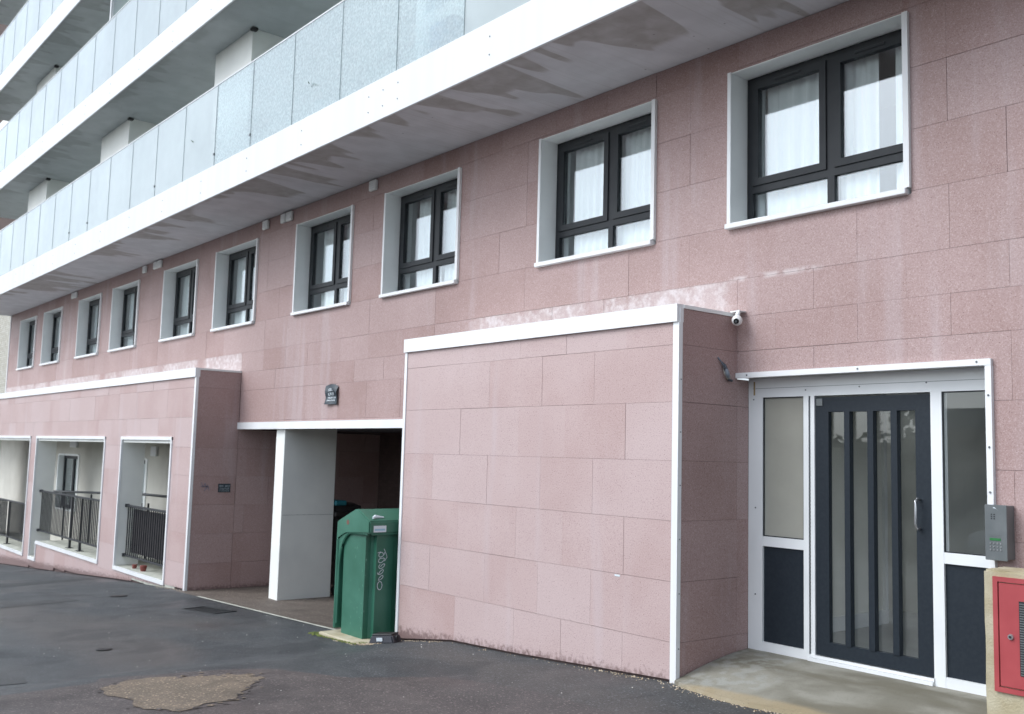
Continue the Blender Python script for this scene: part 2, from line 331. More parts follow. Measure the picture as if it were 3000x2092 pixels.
struct(sheet([(-7.924, 2.512), (-8.175, 2.746), (-8.2, 3.0), (-8.127, 3.137), (-7.95, 3.45), (-7.827, 3.74), (-7.66, 3.73), (-7.46, 3.568), (-7.2, 3.33), (-6.941, 3.167), (-6.97, 3.05), (-6.95, 2.941), (-6.85, 2.82), (-6.792, 2.731), (-6.86, 2.66), (-6.939, 2.644), (-7.05, 2.57), (-7.177, 2.539), (-7.35, 2.56), (-7.51, 2.603), (-7.7, 2.52)], .008, PATCH, 'concrete_patch', rag=.028))
struct(sheet([(-18.3, 3.9), (-18.15, 4.15), (-18.6, 5.0), (-18.95, 5.98), (-19.4, 5.98), (-19.1, 5.0), (-18.75, 4.1), (-18.8, 3.8)], .004, ASPH3, 'trench_strip', rag=.012))
struct(sheet([(-14.5, 3.0), (-14.8, 4.35), (-15.15, 4.3), (-14.95, 2.9)], .004, ASPH3, 'trench_repair', rag=.01))
struct(sheet([(-9.3, 1.6), (-9.13, 2.3), (-9.45, 2.35), (-9.8, 1.7)], .004, ASPH3, 'square_repair', rag=.01))
bm = bmesh.new(); rp = random.Random(5); ring = [(-8.175, 2.746), (-8.127, 3.137), (-7.95, 3.45), (-7.827, 3.74), (-7.46, 3.568), (-7.2, 3.33), (-6.941, 3.167), (-6.85, 2.82), (-6.939, 2.644), (-7.177, 2.539), (-7.51, 2.603), (-7.924, 2.512)]
for _ in range(90):
    i = rp.randrange(len(ring)); a, b = ring[i], ring[(i + 1) % len(ring)]; t = rp.random(); cx_, cy_ = a[0] + (b[0] - a[0]) * t + rp.gauss(0, .05), a[1] + (b[1] - a[1]) * t + rp.gauss(0, .05); r_ = rp.uniform(.008, .035)
    vs = [bm.verts.new((cx_ + r_ * rp.uniform(.6, 1.3) * math.cos(k * .9), cy_ + r_ * rp.uniform(.5, 1.2) * math.sin(k * .9), 0)) for k in range(7)]
    for v in vs: v.co.z = g(v.co.x) + .0095
    bm.faces.new(vs)
struct(obj('crumbled_patch_edge', bm, [PATCH, ASPH2]), 'stuff')
bm = bpy.data.objects['crumbled_patch_edge'].data
for i, p in enumerate(bm.polygons): p.material_index = i % 2
# entrance landing: a ramped slab with a broken front edge
bm = bmesh.new(); fe = [(-5.235, 5.99), (-5.1, 5.93), (-4.9, 5.86), (-4.67, 5.82), (-4.4, 5.80), (-4.06, 5.84), (-3.6, 5.87), (-2.9, 5.9), (-2.1, 5.92)]
top = []
rows_ = []
for k in range(7):
    t = k / 6; row = []
    for x, y in fe:
        yy = y * (1 - t) + 6.93 * t + (R.uniform(-.02, .02) if k == 0 else 0); zz = (g(x) + .028) * (1 - t) ** 1.6 + .172 * (1 - (1 - t) ** 1.6); row.append(bm.verts.new((x, yy, zz)))
    rows_.append(row)
for a, b in zip(rows_, rows_[1:]):
    for i in range(len(fe) - 1): bm.faces.new((a[i], a[i + 1], b[i + 1], b[i]))
lo = [bm.verts.new((v.co.x, v.co.y - .012, g(v.co.x) - .02)) for v in rows_[0]]
for i in range(len(fe) - 1): bm.faces.new((lo[i], lo[i + 1], rows_[0][i + 1], rows_[0][i]))
struct(obj('entrance_landing', bm, LAND, smooth=False))

# drain grate and covers
def grate(cx, cy, w, d, ang, label, n=9):
    t = thing('drain_grate', label, 'drain cover', loc=(cx, cy, g(cx) + .006)); t.rotation_euler = (0, -math.atan((g(cx + .1) - g(cx - .1)) / .2), ang)
    obj('grate_frame', boxes([(-w / 2, w / 2, -d / 2, -d / 2 + .025, -.01, .001), (-w / 2, w / 2, d / 2 - .025, d / 2, -.01, .006), (-w / 2, -w / 2 + .025, -d / 2 + .025, d / 2 - .025, -.01, .006), (w / 2 - .025, w / 2, -d / 2 + .025, d / 2 - .025, -.01, .006)]), ASPH3, t)
    obj('grate_well', boxes([(-w / 2 + .02, w / 2 - .02, -d / 2 + .02, d / 2 - .02, -.008, -.0035)]), ASPH3, t)
    for k in range(n): u = -w / 2 + .04 + (w - .08) * (k + .5) / n; obj('grate_bar', bx(u - .011, u + .011, -d / 2 + .02, d / 2 - .02, -.006, .001), ASPH3, t)
grate(-12.75, 5.38, .72, .36, .2, 'dark slotted drain grate in the asphalt in front of the bin store')
def cover(cx, cy, r, label):
    bm = bmesh.new(); bmesh.ops.create_circle(bm, cap_ends=True, segments=20, radius=r, matrix=Matrix.Translation((0, 0, .007))); rr = bmesh.ops.extrude_face_region(bm, geom=bm.faces[:])
    for v in [q for q in rr['geom'] if isinstance(q, bmesh.types.BMVert)]: v.co.z += .004; v.co.x *= .85; v.co.y *= .85
    o = obj('access_cover', bm, DPLAS); o.location = (cx, cy, g(cx)); o.rotation_euler = (0, -math.atan(.055), 0); tag(o, label, 'cover')
cover(-10.5, 3.35, .08, 'tiny round metal cover alone in the middle of the asphalt')
cover(-15.03, 4.95, .13, 'small round metal cover lying in front of the open gallery corner')

# ------------------------------------------------------------------ the apartment building
bd = thing('apartment_building', 'long apartment block clad in pink stone panels with white balcony bands', 'building')
WL = [-5.335, -7.853, -10.949, -13.437, -16.44, -18.93, -22.007, -24.475, -27.549, -29.98]; WW = 1.665; WZ0, WZ1 = 3.70, 5.085
wops = [(x, x + WW, WZ0, WZ1) for x in WL]
XL, XRt = -31.2, 3.0
def extend(seed, lo, hi, wmin=.66, wmax=.94):
    s = sorted(seed); rr = random.Random(int(sum(s) * 100)); seq = [.74, .93, .70, .75, .92, .66]; k = 0
    while s[0] > lo: s.insert(0, s[0] - seq[k % 6] - rr.uniform(-.015, .015)); k += 1
    s[0] = lo
    if s[1] - s[0] < .15: s.pop(1)
    k = 0
    while s[-1] < hi: s.append(s[-1] + seq[k % 6]); k += 1
    s[-1] = hi
    if s[-1] - s[-2] < .15: s.pop(-2)
    return s
M1 = [-3.39, -4.116, -4.86, -5.78, -6.53, -7.16, -8.07, -9.0, -9.74, -10.44, -11.26]
M2 = [-3.72, -4.5, -5.24, -6.2, -6.86, -7.62, -8.53, -9.35, -10.1, -10.86]
M1e, M2e = extend(M1, XL, XRt), extend(M2, XL, XRt)
# entrance opening in plane A
EX0, EX1, EZ1 = -5.25, -3.11, 2.445
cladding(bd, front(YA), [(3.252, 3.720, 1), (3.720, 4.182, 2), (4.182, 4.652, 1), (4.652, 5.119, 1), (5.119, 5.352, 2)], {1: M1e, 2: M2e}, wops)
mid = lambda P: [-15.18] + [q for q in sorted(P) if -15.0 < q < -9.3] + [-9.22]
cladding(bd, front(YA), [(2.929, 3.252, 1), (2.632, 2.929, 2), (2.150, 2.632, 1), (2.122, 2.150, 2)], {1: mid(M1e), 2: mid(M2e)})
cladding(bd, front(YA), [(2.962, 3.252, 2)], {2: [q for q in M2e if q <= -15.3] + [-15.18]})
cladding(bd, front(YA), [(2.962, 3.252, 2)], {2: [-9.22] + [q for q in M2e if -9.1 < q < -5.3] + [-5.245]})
rt = lambda P: [-5.245] + [q for q in sorted(P) if -5.2 < q]
rops = [(EX0 - .1, EX1, -2, EZ1 + .004)]
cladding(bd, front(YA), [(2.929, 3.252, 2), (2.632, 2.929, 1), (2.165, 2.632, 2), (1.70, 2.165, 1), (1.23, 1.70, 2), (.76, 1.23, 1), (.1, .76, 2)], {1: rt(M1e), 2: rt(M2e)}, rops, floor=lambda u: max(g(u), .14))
backing(bd, front(YA), XL, XRt, -.2, 5.352, wops + [(-15.25, -9.18, -2, 2.10), (EX0 - .1, EX1 + .01, -2, EZ1), (-31.3, -15.2, -2, 2.0)])
obj('end_trim', bx(XL - .03, XL + .03, YA - .02, YA + .3, 2.96, 5.35), WHITE, bd)
# upper windows
def curtain(bm, x0, x1, z0, z1, y, amp=.018, per=.11, ph=0.):
    n = max(6, int((x1 - x0) / per * 6)); prev = None
    for i in range(n + 1):
        x = x0 + (x1 - x0) * i / n; yy = y + amp * math.sin(2 * math.pi * x / per + ph + 1.3 * math.sin(x * 7)); a = bm.verts.new((x, yy, z0)); b = bm.verts.new((x, yy + .006, z1))
        if prev: bm.faces.new((prev[0], a, b, prev[1]))
        prev = (a, b)
def upper_window():
    """built at x=0 = left edge"""
    w = WW; z0, z1 = WZ0, WZ1; yf = YA + .2
    bm = bmesh.new()
    box(bm, 0, .036, YA - .03, yf, z0 + .045, z1)                 # left lining with its front edge
    box(bm, w - .045, w, YA - .03, yf, z0 + .045, z1)             # right lining
    box(bm, .036, w - .045, YA - .022, yf, z1 - .008, z1)         # head lining
    root = obj('window', bm, REVEAL, bd)
    obj('window_trim', bx(-.002, .034, YA - .034, YA - .0305, z0 + .045, z1 + .003), WHITE, root)
    obj('window_trim', bx(w - .043, w + .002, YA - .034, YA - .0305, z0 + .045, z1 + .003), WHITE, root)
    obj('sill', bx(-.012, w - .02, YA - .055, yf, z0 - .004, z0 + .04, bev=.004), WHITE, root)
    a, b, t, bo = .04, w - .047, z1 - .012, z0 + .042
    fr = boxes([(a, a + .055, yf, yf + .07, bo, t), (b - .055, b, yf, yf + .07, bo, t), (a + .055, b - .055, yf, yf + .07, t - .05, t), (a + .055, b - .055, yf + .001, yf + .07, 4.035, 4.10), (a + .055, b - .055, yf, yf + .07, bo, bo + .03), (.835, .90, yf - .001, yf + .069, bo + .03, 4.035), (.83, .905, yf + .001, yf + .07, 4.10, t - .05)])
    obj('window_frame', fr, DARKF, root)
    for p, q in ((.095, .83), (.905, b - .055)):
        s = .062; zz0, zz1 = 4.10, t - .05
        sb = boxes([(p, p + s, yf - .014, yf + .05, zz0, zz1), (q - s, q, yf - .014, yf + .05, zz0, zz1), (p + s, q - s, yf - .014, yf + .05, zz1 - s, zz1), (p + s, q - s, yf - .014, yf + .05, zz0, zz0 + s)])
        obj('sash', sb, DARKF, root)
        obj('window_pane', bx(p + s, q - s, yf + .012, yf + .022, zz0 + s, zz1 - s), GLASS, root)
        obj('trickle_vent', bx((p + q) / 2 - .13, (p + q) / 2 + .13, yf - .024, yf - .0145, zz1 - .035, zz1 - .012, bev=.003), DARKF, root)
    for p, q in ((.095, .835), (.90, b - .055)):
        obj('window_pane', bx(p, q, yf + .022, yf + .032, bo + .03, 4.035), GLASS, root)
    return root
proto = upper_window()
def copy_children(src, dst):
    for ch in list(src.children):
        c = ch.copy(); C.objects.link(c); c.parent = dst
wins = []
for i, x in enumerate(WL):
    if i == 0: w = proto
    else: w = proto.copy(); C.objects.link(w); copy_children(proto, w)
    w.location.x = x; wins.append(w)
rc = random.Random(3)
for i, w in enumerate(wins):
    y = YA + .32; bm = bmesh.new()
    if i == 0: segs = [(.02, .15), (.17, .86), (.88, 1.22), (1.36, 1.66)]
    elif i == 1: segs = [(.04, .10), (.22, .82), (.86, 1.66)]
    elif i == 2: segs = [(.04, .16), (.28, .84), (.90, 1.64)]
    else: segs = [(rc.uniform(.03, .2), .84), (rc.uniform(.86, 1.0), 1.64)]
    for a, b in segs: curtain(bm, a, b, WZ0 + .03, WZ1 + .05, y, per=rc.uniform(.09, .14), ph=i)
    obj('curtain', bm, CURT, w, smooth=True)
    bm = bmesh.new(); box(bm, -.35, WW + .45, YA + .29, YA + 2.1, WZ0 - .4, WZ1 + .15)
    bmesh.ops.reverse_faces(bm, faces=bm.faces[:])
    bmesh.ops.delete(bm, geom=[f for f in bm.faces if abs(f.calc_center_median().y - (YA + .29)) < .01], context='FACES')
    obj('room_lining', bm, ROOM, w)
# little white vents under the soffit
for x0, x1 in ((-11.34, -11.17), (-14.6, -14.42), (-13.96, -13.81), (-13.78, -13.6), (-20.14, -19.97), (-19.52, -19.34), (-19.3, -19.11), (-25.11, -24.93), (-24.9, -24.71)):
    v = obj('wall_vent', bx(x0, x1, YA - .05, YA - .003, 5.185, 5.325, bev=.01), REVEAL, bd)
    obj('vent_louvre', boxes([(x0 + .03, x1 - .03, YA - .056, YA - .0505, 5.21 + k * .03, 5.222 + k * .03) for k in range(3)]), WHITE, v)

# balcony slabs, fascias, glass guards
levels = [5.355, 8.209, 11.085, 13.95]
for li, z in enumerate(levels):
    bm = bmesh.new(); v = [bm.verts.new(p) for p in ((XL - .2, YF + .03, z), (XL - .2, 9.2, z), (XRt, 9.2, z), (XRt, YF + .03, z))]; bm.faces.new(v)
    sf = obj('balcony_soffit', bm, SOFF1 if li == 0 else SOFF2, bd)
    obj('balcony_slab', bx(XL - .2, XRt, YF + .03, 9.2, z + .003, z + .44), PALEW, bd)
    fa = obj('balcony_fascia', bx(XL - .2, XRt, YF, YF + .027, z - .012, z + .46, bev=.004), FASC, bd)
    if li < 2:
        sb = bmesh.new(); xx = -4.0
        while xx > -26:
            for dz in (.13, .31):
                bmesh.ops.create_cone(sb, cap_ends=True, segments=8, radius1=.008, radius2=.006, depth=.006, matrix=Matrix.Translation((xx, YF - .003, z + dz)) @ Matrix.Rotation(math.pi / 2, 4, 'X'))
            xx -= (.30 if int(xx * 10) % 2 else 1.6)
        obj('fascia_screw', sb, GREYM, fa)['kind'] = 'stuff'
    if li == 3: continue
    ztop = z + 1.70
    obj('guard_rail', bx(XL - .2, XRt, YF + .006, YF + .036, ztop - .02, ztop, bev=.003), WHITE, bd)
    x = -6.41 + (0 if li == 0 else -.3) ; x += 1.228 * 7; k = 0; first = None
    while x > XL - .2:
        a, b = x - 1.228 + .006, x - .006
        if a < XRt:
            w_ = BGLASS2 if (li == 0 and a in () or (li == 0 and -12.6 < x < -7.5)) else BGLASS
            obj('glass_panel', bx(a, b, YF + .012, YF + .024, z + .462, ztop - .02), w_, bd)
            for zz in ((z + .62, ) if li == 0 else ()):
                if R.random() < .3: obj('glass_clip', bx(x - .03, x + .005, YF - .002, YF + .011, zz, zz + .03), GREYM, bd)
        x -= 1.228
    # a narrow dark seal closes each butt joint of the glass
    x = -6.41 + (0 if li == 0 else -.3) + 1.228 * 7; sm_ = bx(-.0045, .0045, YF + .008, YF + .026, z + .462, ztop - .021); sme = None; smt = mat('joint_seal_%d' % li, (.22, .29, .30), .4)
    while x > XL - .2:
        if sme is None: o = obj('joint_seal', sm_, smt, bd); sme = o.data
        else: o = bpy.data.objects.new('joint_seal', sme); C.objects.link(o); o.parent = bd
        o.location.x = x; x -= 1.228
    # back wall and the wall bays that carry the slab above
    zc = levels[li + 1] - .004
    obj('balcony_back_wall', bx(XL, XRt, 7.9, 8.0, z + .44, zc), PALEW, bd)
    kx = -9.48
    while kx > -31:
        a, b = kx, kx + 1.42 + (.35 if kx < -20 else 0)
        bm = bmesh.new(); box(bm, a, b, 6.14, 7.9, z + .44, zc); o = obj('wall_bay', bm, PALEW, bd)
        obj('soffit_light', bx(b - .02, b + .08, 6.10, 6.2, zc - .05, zc, bev=.012), DPLAS, bd)
        # balcony door between the bays
        obj('balcony_door', bx(b + .4, b + 2.6, 7.86, 7.895, z + .46, z + 2.5), GLASS, bd)
        obj('door_frame', boxes([(b + .34, b + .4, 7.84, 7.9, z + .46, z + 2.56), (b + 2.6, b + 2.66, 7.84, 7.9, z + .46, z + 2.56), (b + .4, b + 2.6, 7.84, 7.9, z + 2.5, z + 2.56), (b + 1.47, b + 1.53, 7.84, 7.9, z + .46, z + 2.5)]), DARKF, bd)
        kx -= 6.04
obj('end_wall', bx(XL - .05, XL, YA + .3, 9.2, 2.3, 14.3), DARKB, bd)
# screen between two upper balconies (just in the top of the picture)
o = obj('screen_post', bx(-19.64, -19.585, 5.58, 5.63, levels[1] + .46, levels[2] - .004), WHITE, bd)
o = obj('privacy_screen', bx(-19.62, -19.605, 5.64, 7.85, levels[1] + .46, levels[2] - .1), BGLASS, bd)

# ------------------------------------------------------------------ projecting boxes
def projecting(x0, x1, label, wi):
    return thing('projecting_box', label, 'annexe')
FZ0, FZ1 = 2.812, 2.956
cb = projecting(0, 0, 'pink panelled windowless box with white roof edge, between green bin and entrance', 0)
Pj = [-9.17, -8.62, -7.69, -6.90, -6.21, -5.30]; Qj = [-9.17, -8.155, -7.228, -6.578, -5.826, -5.30]
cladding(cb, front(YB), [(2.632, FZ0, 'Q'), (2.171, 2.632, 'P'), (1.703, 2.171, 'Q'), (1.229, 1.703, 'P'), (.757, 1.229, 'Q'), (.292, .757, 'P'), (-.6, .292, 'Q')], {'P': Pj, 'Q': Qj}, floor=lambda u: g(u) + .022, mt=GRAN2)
cladding(cb, sideX(-5.245), [(2.632, 2.925, 1), (2.171, 2.632, 1), (1.703, 2.171, 1), (1.229, 1.703, 1), (.757, 1.229, 1), (.292, .757, 1), (-.05, .292, 1)], {1: [6.034, 6.738]})
cladding(cb, sideX(-5.245), [(2.171, 2.40, 1), (1.703, 2.171, 1), (1.229, 1.703, 1), (.757, 1.229, 1), (.292, .757, 1), (-.05, .292, 1)], {1: [6.738, 6.893]})
obj('box_core', boxes([(-9.17, -5.274, YB + .027, YA + .02, -.7, 2.9), (-5.6, -5.274, YA + .02, 6.95, -.2, 2.4)]), BACK, cb)
obj('side_wall', bx(-9.195, -9.171, YB + .03, YA, -.7, 2.9), GRAN, cb)
obj('roof_fascia', boxes([(-9.215, -7.236, YB - .03, YB + .05, FZ0, FZ1)]), WHITE, cb)
obj('roof_fascia', boxes([(-7.233, -5.243, YB - .03, YB + .05, FZ0, FZ1)]), WHITE, cb)
obj('roof_flashing', boxes([(-5.285, -5.236, YB + .0505, YA - .002, 2.925, 2.955), (-9.2, -5.286, YB + .051, YA - .002, 2.93, 2.95)]), REVEAL, cb)
obj('corner_trim', boxes([(-5.298, -5.236, YB - .012, YB + .003, g(-5.27) - .02, FZ0), (-5.2435, -5.236, YB + .003, YB + .033, g(-5.27) - .02, 2.93)]), WHITE, cb)
obj('corner_trim', boxes([(-9.212, -9.168, YB - .012, YB + .003, g(-9.2) - .02, FZ0), (-9.212, -9.1965, YB + .003, YB + .03, g(-9.2) - .02, FZ0)]), WHITE, cb)
sb = bmesh.new()
for zz in [.25 + .42 * k for k in range(6)]: bmesh.ops.create_cone(sb, cap_ends=True, segments=8, radius1=.006, radius2=.004, depth=.004, matrix=Matrix.Translation((-5.234, YB + .018, zz)) @ Matrix.Rotation(math.pi / 2, 4, 'Y'))
obj('trim_screw', sb, GREYM, cb)['kind'] = 'stuff'
obj('chalk_mark', boxes([(-5.92, -5.86, YB - .0045, YB - .003, .735, .75)]), INK, cb)

lb = projecting(0, 0, 'long pink panelled gallery box with three white-edged openings and black railings', 0)
lops = [(-29.9, -24.93, -.86, 1.863), (-24.44, -23.87, -.89, 1.863), (-23.88, -19.48, -.50, 1.863), (-18.57, -16.05, -.50, 1.863)]
LX0 = -31.2
Pl = extend([-23.53, -22.0, -21.25, -19.70, -17.62, -16.13], LX0, -15.235); Pl = extend([-15.235, -15.964, -16.75, -17.62, -18.35, -19.2, -19.98, -20.7, -21.6, -22.4, -23.1, -24.0, -24.8], LX0, -15.235)
Ql = extend([-15.235, -16.39, -17.1, -17.9, -18.85, -19.5, -20.3, -21.28, -22.0, -22.75, -23.53, -24.4, -25.1], LX0, -15.235)
LR = [(2.652, FZ0, 'Q'), (2.178, 2.652, 'Q'), (1.703, 2.178, 'P'), (1.26, 1.703, 'Q'), (.81, 1.26, 'P'), (.36, .81, 'Q'), (-.10, .36, 'P'), (-.57, -.10, 'Q'), (-1.04, -.57, 'P'), (-2.0, -1.04, 'Q')]
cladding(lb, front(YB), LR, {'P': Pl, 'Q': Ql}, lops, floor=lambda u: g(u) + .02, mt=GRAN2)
cladding(lb, sideX(-15.185), [(2.652, 2.925, 1), (2.178, 2.652, 2), (1.703, 2.178, 1), (1.26, 1.703, 2), (.81, 1.26, 1), (.36, .81, 2), (-.10, .36, 1), (-.7, -.1, 2)], {1: [6.034, 6.735], 2: [6.034, 6.735]})
cladding(lb, sideX(-15.185), [(1.703, 2.01, 1), (1.26, 1.703, 2), (.81, 1.26, 1), (.36, .81, 2), (-.10, .36, 1), (-.7, -.1, 2)], {1: [6.738, 7.3, 8.2, 9.1, 10.2, 11.2], 2: [6.738, 6.9, 7.7, 8.6, 9.6, 11.2]})
backing(lb, front(YB), LX0, -15.2, -2.2, 2.9, lops)
obj('box_core', boxes([(-15.6, -15.214, YB + .14, 11.2, -.75, 2.9), (LX0, -15.6, YB + .14, YA, 2.25, 2.9)]), BACK, lb)
obj('roof_fascia', bx(LX0, -15.18, YB - .03, YB + .05, FZ0, FZ1), WHITE, lb)
obj('roof_flashing', boxes([(-15.225, -15.176, YB + .0505, YA - .002, 2.925, 2.955), (LX0, -15.226, YB + .051, YA - .002, 2.93, 2.95)]), REVEAL, lb)
obj('corner_trim', boxes([(-15.236, -15.176, YB - .012, YB + .003, -.7, FZ0), (-15.184, -15.176, YB + .003, YB + .033, -.7, 2.93)]), WHITE, lb)
T_ = .045
def opening(pts_boxes, linings, floor_): 
    obj('opening_trim', boxes(pts_boxes), WHITE, lb); obj('opening_lining', boxes(linings), PALEW, lb)
y0, y1, yd = YB - .02, YB - .003, 6.42
opening([(-18.57, -18.57 + T_, y0, y1 + .02, -.46, 1.863), (-16.05 - .05, -16.05, y0, y1 + .02, -.46, 1.863), (-18.57, -16.05, y0 - .002, y1 + .02, 1.81, 1.865), (-18.57, -16.05, y0 - .004, y1 + .02, -.52, -.455)],
        [(-18.575, -18.53, y1 + .0205, yd, -.45, 1.80), (-16.095, -16.05, y1 + .0205, yd, -.45, 1.80), (-18.53, -16.095, y1 + .0205, yd, 1.76, 1.808)], 0)
opening([(-24.44, -24.44 + T_, y0, y1 + .02, -.85, 1.863), (-19.53, -19.48, y0, y1 + .02, -.46, 1.863), (-24.44, -19.48, y0 - .002, y1 + .02, 1.81, 1.865), (-23.9, -19.48, y0 - .004, y1 + .02, -.52, -.455), (-24.44, -23.85, y0 - .004, y1 + .02, -.90, -.835), (-23.895, -23.85, y0 - .001, y1 + .02, -.836, -.5)],
        [(-24.445, -24.40, y1 + .0205, yd, -.83, 1.80), (-19.525, -19.48, y1 + .0205, yd, -.45, 1.80), (-24.40, -19.525, y1 + .0205, yd, 1.76, 1.808)], 0)
opening([(-24.98, -24.93, y0, y1 + .02, -.82, 1.863), (-29.9, -24.93, y0 - .002, y1 + .02, 1.81, 1.865), (-29.9, -24.93, y0 - .004, y1 + .02, -.88, -.815), (-29.9, -29.855, y0, y1 + .02, -.82, 1.863)],
        [(-24.975, -24.93, y1 + .0205, yd, -.81, 1.80), (-29.9, -29.855, y1 + .0205, yd, -.81, 1.80), (-29.855, -24.975, y1 + .0205, yd, 1.76, 1.808)], 0)
# gallery behind the openings: floors, back wall, ceiling, piers
obj('gallery_floor', boxes([(-23.875, -15.62, YB + .005, 7.4, -.6, -.456), (-31.2, -23.88, YB + .005, 7.4, -1.0, -.818)]), SILLC, lb)
obj('gallery_ceiling', bx(-36, -15.6, YB + .141, 7.4, 2.0, 2.24), PALEW, lb)
gw = [(-27.6, -25.95, -.1, 1.44), (-24.55, -22.9, -.1, 1.44), (-21.9, -20.25, -.1, 1.44)]
GYB = 7.2
GW = [(-27.05, -25.35, .1, 1.44), (-22.3, -20.64, .1, 1.44)]
backing(lb, front(GYB), -36, -15.6, -1.6, 2.0, GW, 'gallery_back_wall', 0, CREAM)
for a, b, c, d in GW:
    w = obj('gallery_window', boxes([(a - .04, a + .03, GYB - .02, GYB + .16, c, d), (b - .03, b + .08, GYB - .02, GYB + .16, c, d), (a + .03, b - .03, GYB - .02, GYB + .16, d - .03, d + .02), (a + .03, b - .03, GYB - .04, GYB + .16, c - .04, c)]), REVEAL, lb)
    m_ = (a + b) / 2
    obj('window_frame', boxes([(a + .03, a + .10, GYB + .12, GYB + .17, c, d - .03), (b - .10, b - .03, GYB + .12, GYB + .17, c, d - .03), (a + .1, b - .1, GYB + .12, GYB + .17, d - .11, d - .03), (a + .1, b - .1, GYB + .12, GYB + .17, c, c + .07), (m_ - .06, m_ + .06, GYB + .119, GYB + .17, c + .07, d - .11), (a + .1, b - .1, GYB + .118, GYB + .17, .42, .50)]), DARKF, w)
    obj('window_pane', bx(a + .1, b - .1, GYB + .14, GYB + .15, c + .07, d - .11), GLASS, w)
    bm = bmesh.new(); curtain(bm, a + .1, b - .1, c, d, GYB + .3); obj('curtain', bm, CURT, w, smooth=True)
    obj('room_lining', bx(a - .1, b + .1, GYB + .6, GYB + .65, c - .1, d + .1), ROOM, w)
obj('switch_box', bx(-26.0, -25.45, GYB - .06, GYB - .002, 1.62, 1.86, bev=.01), WHITE, lb)
obj('switch_box', bx(-20.3, -20.0, GYB - .06, GYB - .002, 1.5, 1.7, bev=.01), WHITE, lb)

# railings in the three openings
def railing(x0, x1, y, zt, zb, posts, label, foot):
    t = thing('railing', label, 'railing', 'black railings in the gallery openings')
    obj('handrail', bx(x0, x1, y - .025, y + .025, zt - .035, zt, bev=.004), BLACK, t)
    obj('bottom_rail', bx(x0, x1, y - .018, y + .018, zb, zb + .032, bev=.003), BLACK, t)
    for e in (x0, x1): 
        for z in (zt - .045, zb - .01): obj('wall_bracket', bx(e - .05 if e == x0 else e - .02, e + .05 if e == x0 else e + .05, y - .03, y + .03, z, z + .055), BLACK, t)
    n = int((x1 - x0) / .105); bal = bx(-.0085, .0085, y - .0085, y + .0085, zb + .03, zt - .034)
    me = None
    for k in range(1, n):
        x = x0 + (x1 - x0) * k / n
        if any(abs(x - p) < .04 for p in posts): continue
        if me is None: o = obj('baluster', bal, BLACK, t); me = o.data
        else: o = bpy.data.objects.new('baluster', me); C.objects.link(o); o.parent = t
        o.location.x = x
    for p in posts:
        po = obj('railing_post', bx(p - .028, p + .028, y + .0095, y + .05, foot, zt - .036), BLACK, t)
        obj('post_foot', bx(p - .1, p + .1, y - .03, y + .09, foot, foot + .01), BLACK, po)
railing(-18.52, -16.1, 6.15, .635, -.285, [], 'black railing in the rightmost opening, dark mesh behind its bars', -.455)
railing(-24.35, -19.54, 6.15, .64, -.275, [-22.0, -21.3], 'black railing in the wide middle opening with a stepped ledge', -.455)
railing(-29.85, -25.0, 6.15, .27, -.64, [-27.3], 'black railing at the left edge of the picture, on the lower ledge', -.815)
ms = thing('mesh_screen', 'dark mesh panel tied behind the bars of the rightmost railing', 'screen')
bm = bmesh.new(); curtain(bm, -18.4, -16.15, -.22, .56, 6.24, amp=.012, per=.3); obj('mesh_sheet', bm, mat('black_garden_mesh', (.02, .018, .02), .8, (.05, .042, .045), 25, 4), ms)
for px_, s_ in ((-17.95, .55), (-17.5, .75)):
    bm = bmesh.new(); bmesh.ops.create_cone(bm, cap_ends=True, segments=12, radius1=.06 * s_, radius2=.085 * s_, depth=.13 * s_, matrix=Matrix.Translation((px_, 6.16, -.456 + .065 * s_)))
    bmesh.ops.bevel(bm, geom=[e for e in bm.edges if e.verts[0].co.z > -.4 and e.verts[1].co.z > -.4], offset=.008, segments=1, affect='EDGES')
    tag(obj('plant_pot', bm, mat('red_pot_%d' % int(s_ * 10), (.20, .05, .04), .7)), 'smaller red pot on the ledge under the mesh-backed railing' if s_ < .6 else 'larger red pot on the ledge under the mesh-backed railing', 'pot', 'red pots on the ledge')
rr_ = thing('ramp_handrail', 'black handrail of the ramp along the cream wall behind the wide opening', 'handrail')
bm = bmesh.new(); tube(bm, [(-26.5, 6.85, .52), (-22.5, 6.85, .66), (-19.6, 6.85, .76), (-17.9, 6.85, .78)], .026, 8); obj('rail', bm, BLACK, rr_)
for x in (-25, -23, -21, -19.4, -17.95):
    bm = bmesh.new(); tube(bm, [(x, 6.85, -.6 if x < -23.9 else -.456), (x, 6.85, .6)], .02, 6); obj('rail_post', bm, BLACK, rr_)

# ------------------------------------------------------------------ bin store
obj('lintel', bx(-15.178, -9.214, YA - .03, YA + .12, 2.012, 2.12), WHITE, bd)
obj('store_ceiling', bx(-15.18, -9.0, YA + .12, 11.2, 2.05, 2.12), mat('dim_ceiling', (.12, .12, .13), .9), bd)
obj('store_back_wall', bx(-15.18, -8.9, 9.4, 9.5, -.6, 2.05), DARKB, bd)
obj('store_side_wall', bx(-9.17, -9.0, YA + .02, 9.4, -.6, 2.05), DARKB, bd)
pl = bx(-13.906, -13.625, 6.78, 7.66, -.52, 2.048, bev=.006)
pr_ = tag(obj('pillar', pl, PALEW), 'pale rendered pillar standing in the bin store opening left of green bin', 'pillar')
obj('pillar_joint', boxes([(-13.6245, -13.6225, 6.80, 7.65, .735, .739)]), mat('hairline', (.2, .22, .22), .9), pr_)

